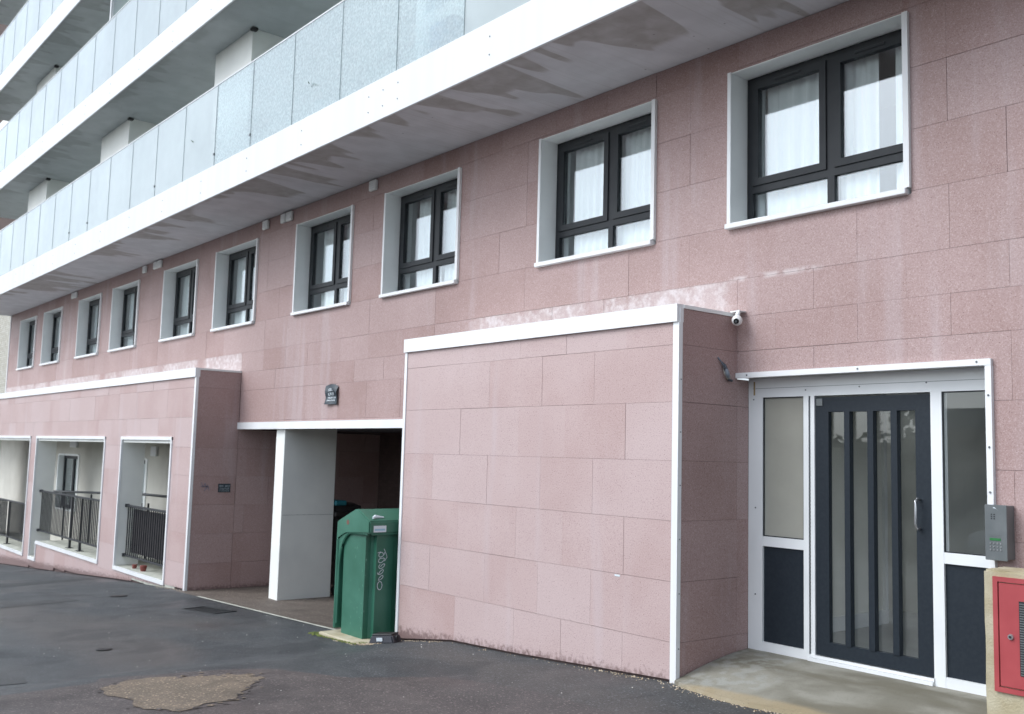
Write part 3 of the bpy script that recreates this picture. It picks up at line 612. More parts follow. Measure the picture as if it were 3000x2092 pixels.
# green bottle bank
gb = thing('bottle_bank', 'tall scuffed green recycling bank with gabled lid and white scribbles', 'recycling bin')
X0, X1, Y0, Y1, ZB = -9.975, -9.285, 5.67, 6.78, -.30
def gb_profile(ins=0): return [(X0 + ins, ZB), (X1 - .02 - ins, ZB), (X1 - ins, .35), (X1 - ins, .70), (X1 - .005 - ins, .72)]
bm = bmesh.new(); sec = [(X0 + .035, ZB), (X1 - .075, ZB), (X1 - .01, ZB + .02), (X1, .72), (X0 + .012, .72)]
prism_y(bm, [(X0 + .03, ZB), (X1 - .04, ZB), (X1 - .035, .85), (X0 + .018, .85)], Y0 + .03, Y1)
bmesh.ops.bevel(bm, geom=[e for e in bm.edges if abs((e.verts[0].co - e.verts[1].co).z) > .5], offset=.085, segments=5, affect='EDGES')
obj('bin_body', bm, GREEN, gb, smooth=False)
bm = bmesh.new(); ridge_x = -9.56
prism_y(bm, [(X0 - .008, .72), (X0 + .03, .72), (X0 + .10, .79), (X0 + .2, .825), (X1 + .006, .83), (X1 + .008, .965), (ridge_x + .03, 1.078), (ridge_x - .03, 1.078), (X0 + .0, .925)], Y0 - .012, Y1 + .012)
bmesh.ops.bevel(bm, geom=bm.edges[:], offset=.014, segments=2, affect='EDGES')
obj('bin_lid', bm, GREEN, gb)
# arch shoulders: the lid's edge sweeps down the left end of the front and along the side
bm = bmesh.new(); pts = []
for k in range(9):
    a = math.pi / 2 * k / 8; pts.append((X0 + .29 - .25 * math.sin(a), Y0 - .004, .815 - .42 * (1 - math.cos(a))))
pts = [(X1 - .05, Y0 - .004, .822)] + pts + [(X0 + .035, Y0 - .004, -.2)]
ap = pts[1:-1]; fa_ = [bm.verts.new((x, Y0 + .002, z)) for x, _, z in ap]; co = bm.verts.new((X0 + .0, Y0 + .002, .83))
for a_, b_ in zip(fa_, fa_[1:]): bm.faces.new((a_, co, b_))
tube(bm, [(x, Y0 + .014, z) for x, _, z in pts], .017, 6); obj('lid_rim', bm, GREEN, gb)
bm = bmesh.new(); tube(bm, [(X1 - .012, Y0 + .03, .822), (X1 - .01, Y0 + .4, .822), (X1 - .01, Y1 - .05, .822)], .012, 6); obj('lid_rim', bm, GREEN, gb)
box_ = bx(X0 - .004, X0 + .035, Y0 - .014, Y0 + .10, -.26, .74, bev=.012); obj('corner_rib', box_, GREEN, gb)
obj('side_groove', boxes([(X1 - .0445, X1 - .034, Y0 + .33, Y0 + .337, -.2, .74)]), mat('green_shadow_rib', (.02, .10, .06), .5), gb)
bm = bmesh.new(); bmesh.ops.create_circle(bm, cap_ends=True, segments=14, radius=.028, matrix=Matrix.Translation((X0 + .24, Y0 - .0135, .985 - .06)) @ Matrix.Rotation(math.pi / 2, 4, 'X'))
obj('round_sticker', bm, mat('faded_red_sticker', (.16, .07, .05), .6), gb)
bm = bmesh.new(); 
def quad(bm, a, b, c, d): bm.faces.new([bm.verts.new(p) for p in (a, b, c, d)])
quad(bm, (X1 + .0105, Y0 + .04, .845), (X1 + .0105, Y0 + .20, .845), (X1 + .0105, Y0 + .20, .915), (X1 + .0105, Y0 + .04, .915))
obj('bin_sticker', bm, INK, gb)
bm = bmesh.new(); quad(bm, (X1 + .0115, Y0 + .055, .862), (X1 + .0115, Y0 + .185, .862), (X1 + .0115, Y0 + .185, .882), (X1 + .0115, Y0 + .055, .882)); obj('sticker_print', bm, mat('pale_blue_print', (.3, .5, .62), .6), gb)
bm = bmesh.new(); tube(bm, [(X1 - .03, Y0 + .05, .997), (X1 - .06, Y0 + .1, 1.008), (X1 - .05, Y0 + .2, 1.0)], [.012, .022, .008], 6); obj('bird_dropping', bm, INK, gb)
# white scribbles
bm = bmesh.new(); rs = random.Random(11)
def ribbon(bm, pts, w):     # pts (y,z) on the right-hand side of the bin
    for (ya, za), (yb, zb_) in zip(pts, pts[1:]):
        d = Vector((yb - ya, zb_ - za)); n = Vector((-d.y, d.x)).normalized() * w if d.length else Vector((0, w))
        quad(bm, *[(X1 - .033, y, z) for y, z in ((ya - n.x, za - n.y), (yb - n.x, zb_ - n.y), (yb + n.x, zb_ + n.y), (ya + n.x, za + n.y))])
for k in range(5):
    zc = .60 - k * .062; yc = Y0 + .17 + rs.uniform(-.012, .012); p = []
    for j in range(10): a = j * .75 + k; p.append((yc + .034 * math.cos(a) + .002 * j, zc + .026 * math.sin(a * 1.1)))
    ribbon(bm, p, .0032)
ribbon(bm, [(Y0 + .17 + .03 * math.cos(a / 12 * 2 * math.pi), .27 + .045 * math.sin(a / 12 * 2 * math.pi)) for a in range(13)], .0035)
ribbon(bm, [(Y0 + .21, .66), (Y0 + .24, .60), (Y0 + .25, .57), (Y0 + .22, .53)], .003); ribbon(bm, [(Y0 + .13, .62), (Y0 + .17, .63)], .003)
obj('scribble', bm, INK, gb)
bm = bmesh.new()
for k in range(26):
    x = rs.uniform(X0 + .22, X1 - .1); z = rs.uniform(-.2, .68); w = rs.uniform(.004, .012); h = rs.uniform(.005, .03)
    quad(bm, (x, Y0 + .0285, z), (x + w, Y0 + .0285, z), (x + w * .8, Y0 + .0285, z + h), (x + .002, Y0 + .0285, z + h))
obj('scuffs', bm, mat('pale_scuff', (.16, .33, .26), .7), gb)['kind'] = 'stuff'
# mossy pad below it
tag(obj('concrete_pad', bx(-10.06, -9.21, 5.53, 6.9, -.38, -.298, bev=.012), YCON), 'low yellowish mossy concrete pad under the green recycling bank', 'slab')
# black bait box
rb = thing('bait_box', 'small black plastic bait box lying at the foot of the white corner trim', 'box', loc=(-9.03, 5.76, g(-9.03))); rb.rotation_euler = (0, -.1, math.radians(28))
bm = bmesh.new(); box(bm, -.15, .15, -.10, .10, .004, .085); 
for v in bm.verts:
    if v.co.z > .05: v.co.x *= .84; v.co.y *= .8
bmesh.ops.bevel(bm, geom=bm.edges[:], offset=.012, segments=2, affect='EDGES'); obj('box_shell', bm, mat('blue_black_plastic', (.022, .024, .034), .35), rb)
obj('box_lid', bx(-.12, .12, -.075, .075, .086, .10, bev=.006), DPLAS, rb)
obj('white_label', bx(-.05, .02, -.1005, -.094, .03, .065), INK, rb)
bm = bmesh.new(); bmesh.ops.create_cone(bm, cap_ends=True, segments=12, radius1=.032, radius2=.032, depth=.012, matrix=Matrix.Translation((.142, 0, .045)) @ Matrix.Rotation(math.pi / 2, 4, 'Y')); obj('entry_hole', bm, BLACK, rb)
# bins in the dark store
wb = thing('waste_container', 'large dark wheeled waste container with teal lid in the dark bin store', 'bin')
wx0, wx1, wy0, wy1 = -14.75, -13.6, 7.70, 8.14
bm = bmesh.new(); box(bm, wx0, wx1, wy0, wy1, -.36, .72)
for v in bm.verts:
    if v.co.z < 0: v.co.x += .08 if v.co.x < -12 else -.08; v.co.y += .06 if v.co.y < 7.7 else -.06
bmesh.ops.bevel(bm, geom=bm.edges[:], offset=.03, segments=2, affect='EDGES'); obj('container_body', bm, DPLAS, wb)
obj('container_rim', bx(wx0 - .04, wx1 + .04, wy0 - .04, wy1 + .04, .70, .77, bev=.01), DPLAS, wb)
bm = bmesh.new(); prism_y(bm, [(wx0, .775), (wx1, .775), (wx1 - .03, .86), (wx1 - .3, .90), (wx0 + .4, .90), (wx0 + .05, .84)], wy0, wy1); obj('container_lid', bm, DPLAS, wb)
obj('lid_flap', bx(wx0 + .03, wx1 + .01, wy0 - .03, wy0 + .17, .87, .945, bev=.015), TEAL, wb)
for a in (-14.6, -13.7):
    for b in (wy0 + .1, wy1 - .1):
        bm = bmesh.new(); bmesh.ops.create_cone(bm, cap_ends=True, segments=12, radius1=.08, radius2=.08, depth=.05, matrix=Matrix.Translation((a, b, -.43)) @ Matrix.Rotation(math.pi / 2, 4, 'Y')); obj('wheel', bm, BLACK, wb)

# ------------------------------------------------------------------ signs
def print_rows(rows, mapf):
    bm = bmesh.new()
    for (u0, u1, v0, v1, n) in rows:
        u = u0; rs2 = random.Random(int(v0 * 999) + n)
        while u < u1:
            w = rs2.uniform(.6, 1.2) * (u1 - u0) / n; w = min(w, u1 - u)
            if w <= 0: break
            s = (v1 - v0)
            k = rs2.choice('ILEHT')
            for a, b, c, d in {'I': [(.3, .7, 0, 1)], 'L': [(0, .3, 0, 1), (.3, .9, 0, .25)], 'E': [(0, .3, 0, 1), (.3, .9, 0, .2), (.3, .9, .4, .6), (.3, .9, .8, 1)], 'H': [(0, .3, 0, 1), (.3, .7, .4, .6), (.7, 1, 0, 1)], 'T': [(.35, .65, 0, .78), (0, 1, .78, 1)]}[k]:
                q = [mapf(u + a * w * .85, v0 + c * s), mapf(u + b * w * .85, v0 + c * s), mapf(u + b * w * .85, v0 + d * s), mapf(u + a * w * .85, v0 + d * s)]
                quad(bm, *q)
            u += w
    return bm
s1 = thing('torn_banner', 'small crumpled black notice with faded white lettering above the bin store', 'sign')
bm = bmesh.new(); nx, nz = 12, 10
def bz(u, v):
    x = -12.345 + .365 * u + (.035 * math.sin(v * 3.1) if u < .5 else 0) * (1 - u) + .03 * (1 - v) * (1 - u); z = 2.345 + .262 * v + .018 * math.sin(3.1 * u) * v - .012 * (u > .9)
    return (x, YA - .028 - .012 * math.sin(u * 6 + v * 4) - .01 * math.cos(v * 9), z)
gv = [[bm.verts.new(bz(i / nx, j / nz)) for j in range(nz + 1)] for i in range(nx + 1)]
for i in range(nx):
    for j in range(nz): bm.faces.new((gv[i][j], gv[i + 1][j], gv[i + 1][j + 1], gv[i][j + 1]))
t_ = [bm.verts.new(p) for p in (bz(.05, .02), bz(.3, .0), (-12.44, YA - .02, 2.372))]; bm.faces.new(t_)
obj('banner_cloth', bm, SIGNB, s1)
sm = lambda u, v: (lambda p: (p[0], p[1] - .006, p[2]))(bz(u, v))
obj('banner_print', print_rows([(.24, .74, .66, .79, 6), (.2, .82, .44, .58, 9), (.2, .9, .29, .37, 13), (.2, .86, .16, .23, 13)], sm), INK, s1)
s2 = thing('wall_notice', 'small dark blue rectangular notice with pale lettering on the shaded side wall', 'sign')
obj('notice_plate', bx(-15.184, -15.176, 6.445, 6.65, 1.005, 1.14, bev=.002), SIGNB, s2)
sm2 = lambda u, v: (-15.1745, 6.445 + .205 * u, 1.005 + .135 * v)
obj('notice_print', print_rows([(.08, .42, .62, .85, 4), (.55, .94, .62, .85, 4), (.1, .92, .42, .52, 12), (.1, .9, .26, .34, 14), (.1, .92, .12, .19, 14)], sm2), mat('dim_print', (.34, .40, .44), .6), s2)

# ------------------------------------------------------------------ entrance
ef = obj('entrance_frame', boxes([
    (-5.243, -5.100, YR, YR + .08, .16, 2.25), (-4.703, -4.655, YR, YR + .08, .165, 2.25), (-4.638, -4.602, YR + .001, YR + .07, .19, 2.25),
    (-3.633, -3.550, YR, YR + .08, .165, 2.25), (-3.16, -3.105, YR, YR + .08, .165, 2.25), (-5.243, -3.105, YR - .001, YR + .08, 2.25, 2.41),
    (-5.100, -4.703, YR + .002, YR + .08, 1.02, 1.10), (-3.55, -3.16, YR + .002, YR + .08, 1.03, 1.108),
    (-5.100, -4.703, YR + .002, YR + .08, .16, .245), (-3.55, -3.16, YR + .002, YR + .08, .165, .245), (-4.655, -3.633, YR + .002, YR + .08, .166, .205)]), UPVC, bd)
obj('threshold', boxes([(-4.652, -3.633, YR - .028, YR + .0015, .172, .198), (-4.655, -3.63, YR - .012, YR + .0015, .2, .222)]), UPVC, bd)
bead = []
for a, b, c, d in ((-5.10, -4.703, 1.10, 2.25), (-3.55, -3.16, 1.108, 2.25), (-5.10, -4.703, .245, 1.02), (-3.55, -3.16, .245, 1.03)):
    bead += [(a, a + .008, YR + .008, YR + .022, c, d), (b - .008, b, YR + .008, YR + .022, c, d), (a + .008, b - .008, YR + .008, YR + .022, c, c + .008), (a + .008, b - .008, YR + .008, YR + .022, d - .008, d)]
obj('glazing_bead', boxes(bead[:8]), DARKF, ef)
obj('sidelight_pane', bx(-5.10, -4.703, YR + .02, YR + .03, 1.10, 2.25), LITPANE, ef)
obj('sidelight_pane', bx(-3.55, -3.16, YR + .02, YR + .03, 1.108, 2.25), DGLASS, ef)
obj('lower_panel', bx(-5.10, -4.703, YR + .022, YR + .04, .245, 1.02), NAVY, ef)
obj('lower_panel', bx(-3.55, -3.16, YR + .022, YR + .04, .245, 1.03), NAVY, ef)
bm = boxes([(-4.654, -4.640, YR + .01, YR + .03, .17, 2.25)])
obj('door_gap', bm, BLACK, ef)
bm = bmesh.new()
for k in range(70): box(bm, -4.652, -4.643, YR + .004, YR + .0095, .2 + k * .029, .2 + k * .029 + .016)
o = obj('hinge_teeth', bm, GREYM, ef); o['kind'] = 'stuff'
sb = bmesh.new()
for x, z in ((-5.19, 2.235), (-4.68, 2.30), (-4.2, 2.31), (-3.66, 2.32), (-5.17, 1.33), (-5.17, .62)): bmesh.ops.create_cone(sb, cap_ends=True, segments=8, radius1=.007, radius2=.005, depth=.006, matrix=Matrix.Translation((x, YR - .003, z)) @ Matrix.Rotation(math.pi / 2, 4, 'X'))
obj('frame_screw', sb, GREYM, ef)['kind'] = 'stuff'
obj('head_seam', boxes([(-5.2, -3.16, YR - .0022, YR - .0012, 2.325, 2.328)]), GREYM, ef)
obj('rust_stain', boxes([(-5.19, -5.175, YR - .0035, YR - .001, 2.27, 2.385)]), mat('rust_brown', (.33, .25, .13), .8), ef)
# aluminium surround proud of the cladding
sr = obj('entrance_surround', boxes([(-5.236, -3.105, YA - .034, YA - .004, 2.405, 2.449), (-3.147, -3.105, YA - .032, YA - .004, .17, 2.404), (-5.236, -3.107, YA - .0035, YR - .002, 2.414, 2.440), (-3.110, -3.104, YA - .0035, YR - .002, .17, 2.4)]), WHITE, bd)
sb = bmesh.new()
for x, z in ((-5.12, 2.427), (-4.1, 2.428), (-3.2, 2.43), (-3.126, 2.2), (-3.126, 1.85), (-3.126, 1.55)): bmesh.ops.create_cone(sb, cap_ends=True, segments=8, radius1=.008, radius2=.006, depth=.006, matrix=Matrix.Translation((x, YA - .037, z)) @ Matrix.Rotation(math.pi / 2, 4, 'X'))
obj('surround_screw', sb, GREYM, sr)['kind'] = 'stuff'
# the door leaf
D0, D1, DZ0, DZ1 = -4.598, -3.637, .228, 2.237
dr = obj('entrance_door', boxes([(D0, -4.481, YR + .012, YR + .058, DZ0, DZ1), (-3.757, D1, YR + .012, YR + .058, DZ0, DZ1), (-4.481, -3.757, YR + .012, YR + .058, 2.12, DZ1), (-4.481, -3.757, YR + .012, YR + .058, DZ0, .333)]), NAVY, bd)
for a, b in ((-4.337, -4.290), (-4.139, -4.090), (-3.946, -3.896)): obj('door_bar', bx(a, b, YR + .002, YR + .057, .333, 2.12), NAVY, dr)
for a, b in ((-4.481, -4.337), (-4.290, -4.139), (-4.090, -3.946), (-3.896, -3.757)): obj('door_pane', bx(a, b, YR + .046, YR + .054, .333, 2.12), DGLASS, dr)
bm = bmesh.new(); hx = -3.728
tube(bm, [(hx, YR + .012, 1.262), (hx, YR - .03, 1.256), (hx, YR - .052, 1.272), (hx, YR - .056, 1.30), (hx, YR - .056, 1.43), (hx, YR - .052, 1.458), (hx, YR - .03, 1.474), (hx, YR + .012, 1.468)], .0095, 8); obj('door_handle', bm, STEEL, dr, smooth=True)
obj('door_closer_plate', bx(-4.585, -4.53, YR + .004, YR + .0115, 2.17, 2.225), GREYM, dr)
# lobby behind
lob = obj('lobby_shell', boxes([(-5.31, -5.21, YR + .09, 9.0, .19, 2.5), (-5.31, -2.3, YR + .09, 9.9, 2.5, 2.55), (-5.9, -2.3, 9.9, 10.0, .0, 2.5), (-5.9, -5.31, 8.9, 9.0, .19, 2.5)]), LOBW, bd)
obj('lobby_floor', bx(-5.9, -2.3, YR + .081, 9.9, .1, .198), FLOORG, lob)
obj('skirting', boxes([(-5.209, -5.190, YR + .1, 9.0, .199, .33)]), UPVC, lob)
obj('corner_strip', boxes([(-5.209, -5.18, 8.93, 8.98, .331, 2.49)]), UPVC, lob)
obj('inner_dark_wall', boxes([(-5.2, -2.32, 9.6, 9.65, .2, 2.49)]), ROOM, lob)

# intercom
ic = thing('door_entry_panel', 'grey metal door entry keypad box beside the right sidelight above plinth', 'intercom')
ix0, ix1, iy0, iz0, iz1 = -3.12, -2.985, 6.622, 1.112, 1.472
obj('panel_case', bx(ix0, ix1, iy0 + .003, YA - .004, iz0 + .006, iz1 - .004, bev=.003), GREYM, ic)
obj('panel_face', bx(ix0 - .004, ix1 + .004, iy0 - .008, iy0 + .002, iz0, iz1, bev=.002), GREYM, ic)
sp_ = [(ix0 + .037 + i * .018, ix0 + .046 + i * .018, iy0 - .0095, iy0 - .0085, 1.405 - j * .014, 1.413 - j * .014) for i in range(2) for j in range(3)]
obj('speaker_slot', boxes(sp_), BLACK, ic)
obj('display_window', bx(ix0 + .028, ix0 + .098, iy0 - .0105, iy0 - .0085, 1.240, 1.256), mat('green_lcd', (.03, .16, .05), .3), ic)
obj('engraved_text', print_rows([(.2, .78, .50, .506, 22), (.2, .78, .475, .481, 22)], lambda u, v: (ix0 + .135 * u, iy0 - .0092, iz0 + .36 * (v - .05))), mat('etched_grey', (.07, .08, .08), .6), ic)
kb = bx(-.0045, .0045, iy0 - .013, iy0 - .0085, -.005, .005, bev=.0012); km = None
for r_ in range(3):
    for c_ in range(4):
        if km is None: o = obj('key', kb, STEEL, ic); km = o.data
        else: o = bpy.data.objects.new('key', km); C.objects.link(o); o.parent = ic
        o.location = (ix0 + .033 + c_ * .022, 0, 1.222 - r_ * .021)
bm = bmesh.new(); quad(bm, (ix0 + .05, iy0 - .0095, 1.452), (ix0 + .075, iy0 - .0095, 1.445), (ix0 + .085, iy0 - .0095, 1.435), (ix0 + .06, iy0 - .0095, 1.458)); obj('white_scrape', bm, INK, ic)

# plinth and red cabinet
def rough_block(x0, x1, y0, y1, z0, z1, n=9):
    bm = bmesh.new(); box(bm, x0, x1, y0, y1, z0, z1); bmesh.ops.bevel(bm, geom=bm.edges[:], offset=.014, segments=2, affect='EDGES')
    bmesh.ops.subdivide_edges(bm, edges=[e for e in bm.edges if e.calc_length() > .1], cuts=n, use_grid_fill=True)
    for v in bm.verts: v.co += Vector((R.uniform(-1, 1), R.uniform(-1, 1), R.uniform(-1, 1))) * .0022
    return bm
obj_p = tag(obj('concrete_plinth', rough_block(-3.04, -2.1, 6.40, 6.70, .02, 1.073), YCON), 'yellowish rough concrete plinth at the right edge holding the red cabinet', 'plinth')
rc_ = thing('fire_cabinet', 'red metal inlet cabinet with round lock and dark grille set in the plinth', 'cabinet')
cx0, cx1, cz0, cz1, cy = -2.974, -2.25, .33, 1.034, 6.398
obj('cabinet_frame', boxes([(cx0, cx0 + .03, cy - .016, cy + .02, cz0, cz1), (cx1 - .03, cx1, cy - .016, cy + .02, cz0, cz1), (cx0 + .03, cx1 - .03, cy - .016, cy + .02, cz1 - .03, cz1), (cx0 + .03, cx1 - .03, cy - .016, cy + .02, cz0, cz0 + .03)]), RED, rc_)
cd = obj('cabinet_door', bx(cx0 + .035, cx1 - .035, cy - .012, cy + .01, cz0 + .036, cz1 - .036, bev=.003), RED, rc_)
bm = bmesh.new(); bmesh.ops.create_cone(bm, cap_ends=True, segments=20, radius1=.019, radius2=.016, depth=.012, matrix=Matrix.Translation((-2.868, cy - .018, .674)) @ Matrix.Rotation(math.pi / 2, 4, 'X')); obj('lock', bm, STEEL, cd, smooth=False)
bm = bmesh.new(); bmesh.ops.create_cone(bm, cap_ends=True, segments=12, radius1=.008, radius2=.008, depth=.004, matrix=Matrix.Translation((-2.868, cy - .026, .674)) @ Matrix.Rotation(math.pi / 2, 4, 'X')); obj('keyhole', bm, DPLAS, cd)
obj('grille', boxes([(-2.815, -2.40, cy - .0155, cy - .0125, .447, .897)]), BLACK, cd)
for k in range(30): obj('grille_slat', bx(-2.81, -2.405, cy - .020, cy - .0156, .452 + k * .0147, .459 + k * .0147), GREYM, cd)

# security camera
sc_ = thing('security_camera', 'small white dome security camera under the roof corner above entrance', 'camera')
cc = Vector((-5.165, 6.63, 2.882))
bm = bmesh.new(); bmesh.ops.create_uvsphere(bm, u_segments=24, v_segments=16, radius=.045, matrix=Matrix.Translation(cc)); obj('camera_ball', bm, mat('white_camera_plastic', (.78, .78, .77), .3), sc_, smooth=True)
d = Vector((.45, -.85, -.30)).normalized()
bm = bmesh.new(); bmesh.ops.create_cone(bm, cap_ends=True, segments=20, radius1=.025, radius2=.022, depth=.014, matrix=Matrix.Translation(cc + d * .041) @ d.to_track_quat('Z', 'Y').to_matrix().to_4x4()); obj('lens_window', bm, mat('black_glass', (.01, .01, .012), .1), sc_)
bm = bmesh.new(); bmesh.ops.create_cone(bm, cap_ends=True, segments=14, radius1=.009, radius2=.009, depth=.006, matrix=Matrix.Translation(cc + d * .05) @ d.to_track_quat('Z', 'Y').to_matrix().to_4x4()); obj('lens', bm, GREYM, sc_)
bm = bmesh.new(); tube(bm, [cc + Vector((0, .0, .03)), cc + Vector((-.005, .02, .06)), cc + Vector((-.03, .06, .085))], [.02, .019, .018], 10); obj('mount_arm', bm, WHITE, sc_, smooth=True)
obj('mount_plate', bx(cc.x - .085, cc.x + .01, cc.y + .02, cc.y + .105, cc.z + .078, cc.z + .088), WHITE, sc_)

# loose wires on the side wall
lw = thing('loose_cables', 'tangle of taped grey cables poking out of the side wall by the entrance', 'cables')
CP = [[(-5.243, 6.48, 2.565), (-5.225, 6.50, 2.53), (-5.22, 6.52, 2.50), (-5.215, 6.54, 2.45)], [(-5.243, 6.53, 2.53), (-5.215, 6.54, 2.50), (-5.2, 6.55, 2.46), (-5.205, 6.56, 2.41), (-5.21, 6.58, 2.385), (-5.215, 6.63, 2.378), (-5.23, 6.655, 2.39)], [(-5.242, 6.55, 2.50), (-5.22, 6.545, 2.44), (-5.21, 6.56, 2.39), (-5.215, 6.60, 2.40), (-5.225, 6.63, 2.42)]]
for i, p in enumerate(CP):
    bm = bmesh.new(); tube(bm, p, [.007] + [.011 if i else .006] * (len(p) - 2) + [.004], 7); obj('cable', bm, (mat('cable_grey_%d' % i, ((.12, .14, .17), (.07, .08, .1), (.3, .28, .25))[i], .45)), lw, smooth=True)
bm = bmesh.new(); tube(bm, [(-5.205, 6.545, 2.47), (-5.2, 6.555, 2.43), (-5.203, 6.568, 2.40)], [.014, .018, .014], 8); obj('cable_tape', bm, mat('grey_tape', (.2, .23, .27), .3), lw, smooth=True)

# ------------------------------------------------------------------ things behind the balcony glass
hp = bmesh.new(); tube(hp, [(-21.55 + .78 * math.cos(a / 28 * 2 * math.pi), 5.85, 6.53 + .78 * math.sin(a / 28 * 2 * math.pi)) for a in range(29)], .022, 6, cap=False)
tag(obj('hoop', hp, DARKF, smooth=True), 'dark round hoop standing behind the lowest glass guard beside a wall bay', 'hoop')
tw = bmesh.new(); curtain(tw, -8.52, -7.95, 6.35, 7.0, 5.62, amp=.02, per=.32); tag(obj('hanging_towel', tw, TOWEL, smooth=True), 'white towel hanging behind the lowest balcony glass near the top edge', 'towel')
tw = bmesh.new(); box(tw, -8.45, -8.02, 5.62, 5.95, 5.82, 6.25); bmesh.ops.bevel(tw, geom=tw.edges[:], offset=.06, segments=3, affect='EDGES'); tag(obj('storage_bag', tw, BLUEC, smooth=True), 'pale blue bag standing on the balcony below the white towel', 'bag')
for x, s_, zz in ((-10.9, .34, 5.83), (-14.6, .30, 5.83), (-12.9, .22, 5.83)):
    t = thing('balcony_plant', {-10.9: 'bushy pale plant behind the water-spotted balcony glass', -14.6: 'low pot plant behind the glass left of the spotted panes', -12.9: 'small pot plant between two others on the lowest balcony'}[x], 'plant', 'plants on the lowest balcony')
    bm = bmesh.new(); bmesh.ops.create_cone(bm, cap_ends=True, segments=12, radius1=.09, radius2=.13, depth=.22, matrix=Matrix.Translation((x, 5.75, zz + .11))); obj('flower_pot', bm, TOWEL, t)
    bm = bmesh.new()
    for k in range(90):
        v = Vector((R.gauss(0, 1), R.gauss(0, .5), R.gauss(0, 1))).normalized() * R.uniform(.3, 1) * s_; c = Vector((x, 5.76, zz + .25 + s_ * .8)) + v; a = Vector((R.uniform(-1, 1), R.uniform(-1, 1), R.uniform(-1, 1))).normalized() * .05; b = a.cross(Vector((R.random(), R.random(), R.random()))).normalized() * .02
        quad(bm, c - a, c + b, c + a, c - b)
    obj('foliage', bm, mat('plant_green_%d' % int(-x), (.10, .15, .08), .8), t)

# ------------------------------------------------------------------ litter, moss, pebbles
def scatter(name, n, fn, size, mt, label=None):
    bm = bmesh.new()
    for _ in range(n):
        x, y = fn(); z = g(x); s = size * R.uniform(.5, 1.5); a0 = R.uniform(0, 6.28); k = 5
        top_ = bm.verts.new((x, y, z + .006 + s * .5)); ring = [bm.verts.new((x + s * R.uniform(.7, 1.2) * math.cos(a0 + j * 6.28 / k), y + s * R.uniform(.5, 1.1) * math.sin(a0 + j * 6.28 / k), z + .003)) for j in range(k)]
        for j in range(k): bm.faces.new((ring[j], ring[(j + 1) % k], top_))
    return struct(obj(name, bm, mt), 'stuff')
scatter('pale_chips', 150, lambda: (R.uniform(-16, -3), R.uniform(1.2, 5.8)), .007, GRIT)
def foot():
    x = R.choice([R.uniform(-9.15, -5.3), R.uniform(-9.2, -8.3), R.uniform(-6.2, -5.2), R.uniform(-16.3, -15.2)]); return (x, 5.99 - abs(R.gauss(0, .05)))
scatter('wall_foot_litter', 260, foot, .007, LEAF)
scatter('landing_edge_grit', 420, lambda: (lambda t: (-5.2 + 3 * t, 5.93 - .12 * math.sin(min(1, t * 1.4) * 3.1) - abs(R.gauss(0, .05))))(R.random()), .007, LEAF)
scatter('bin_foot_litter', 260, lambda: (R.uniform(-9.6, -8.95), 5.52 + R.gauss(0, .05) + .1 * R.random()), .009, LEAF)
def mossf():
    return R.choice([(R.uniform(-10.25, -9.95), 5.55 + R.gauss(0, .04)), (R.uniform(-9.35, -9.2), 5.6 + R.gauss(0, .03)), (R.uniform(-10.08, -9.2), 5.515 + R.gauss(0, .015))])
scatter('moss', 420, mossf, .012, MOSS)

# ------------------------------------------------------------------ neighbour at the far left
nb = thing('neighbour_building', 'pale stone and dark brick building just past the left end of the block', 'building')
STONE = bands_brick('speckled_rubble', (.50, .49, .44), (.40, .38, .32), (.16, .13, .10), 3.2)
obj('stone_base_wall', bx(-60, -33.2, 8.2, 16, -4, 7.0), STONE, nb); obj('brick_wall', bx(-60, -33.2, 8.21, 16, 7.0, 10.6), DARKB, nb)
obj('render_band', bx(-60, -33.2, 8.19, 16, 10.6, 14.2), PALEW, nb); obj('upper_brick_wall', bx(-60, -33.2, 8.21, 16, 14.2, 20), DARKB, nb)
obj('white_edge', bx(-33.2, -33.1, 8.1, 8.3, -3, 7), WHITE, nb)

# ------------------------------------------------------------------ across the street (seen mirrored in the entrance glass)
CARP = mat('silver_car_paint', (.42, .44, .46), .25, metal=.5); CARG = mat('car_window_glass', (.02, .025, .03), .08)
car = thing('parked_car', 'silver hatchback parked on the street, mirrored in the right sidelight', 'car', loc=(-5.7, -2.6, g(-5.7)))
def loft(secs, W2, mt, name, par):
    bm = bmesh.new(); rings = []
    for x, zb, zt, wb_, wt_ in secs:
        rings.append([bm.verts.new((x, s * w, z)) for s, w, z in ((-1, wb_, zb), (-1, wb_ * 1.02, (zb + zt) / 2), (-1, wt_, zt), (1, wt_, zt), (1, wb_ * 1.02, (zb + zt) / 2), (1, wb_, zb))])
    for a, b in zip(rings, rings[1:]):
        for k in range(6): bm.faces.new((a[k], a[(k + 1) % 6], b[(k + 1) % 6], b[k]))
    bm.faces.new(rings[0][::-1]); bm.faces.new(rings[-1]); bmesh.ops.recalc_face_normals(bm, faces=bm.faces[:])
    bmesh.ops.bevel(bm, geom=bm.edges[:], offset=.03, segments=2, affect='EDGES'); return obj(name, bm, mt, par, smooth=True)
loft([(-2.05, .35, .60, .68, .60), (-1.9, .25, .74, .82, .74), (-1.2, .22, .90, .86, .78), (-.9, .22, .96, .87, .8), (1.7, .22, .98, .87, .8), (2.0, .30, .9, .80, .74)], 0, CARP, 'car_body', car)
loft([(-.98, .93, .97, .78, .76), (-.25, .93, 1.42, .78, .60), (1.2, .93, 1.45, .78, .60), (1.85, .93, 1.0, .76, .72)], 0, CARG, 'car_windows', car)
loft([(-.2, 1.41, 1.45, .60, .58), (1.2, 1.43, 1.48, .60, .58)], 0, CARP, 'car_roof', car)
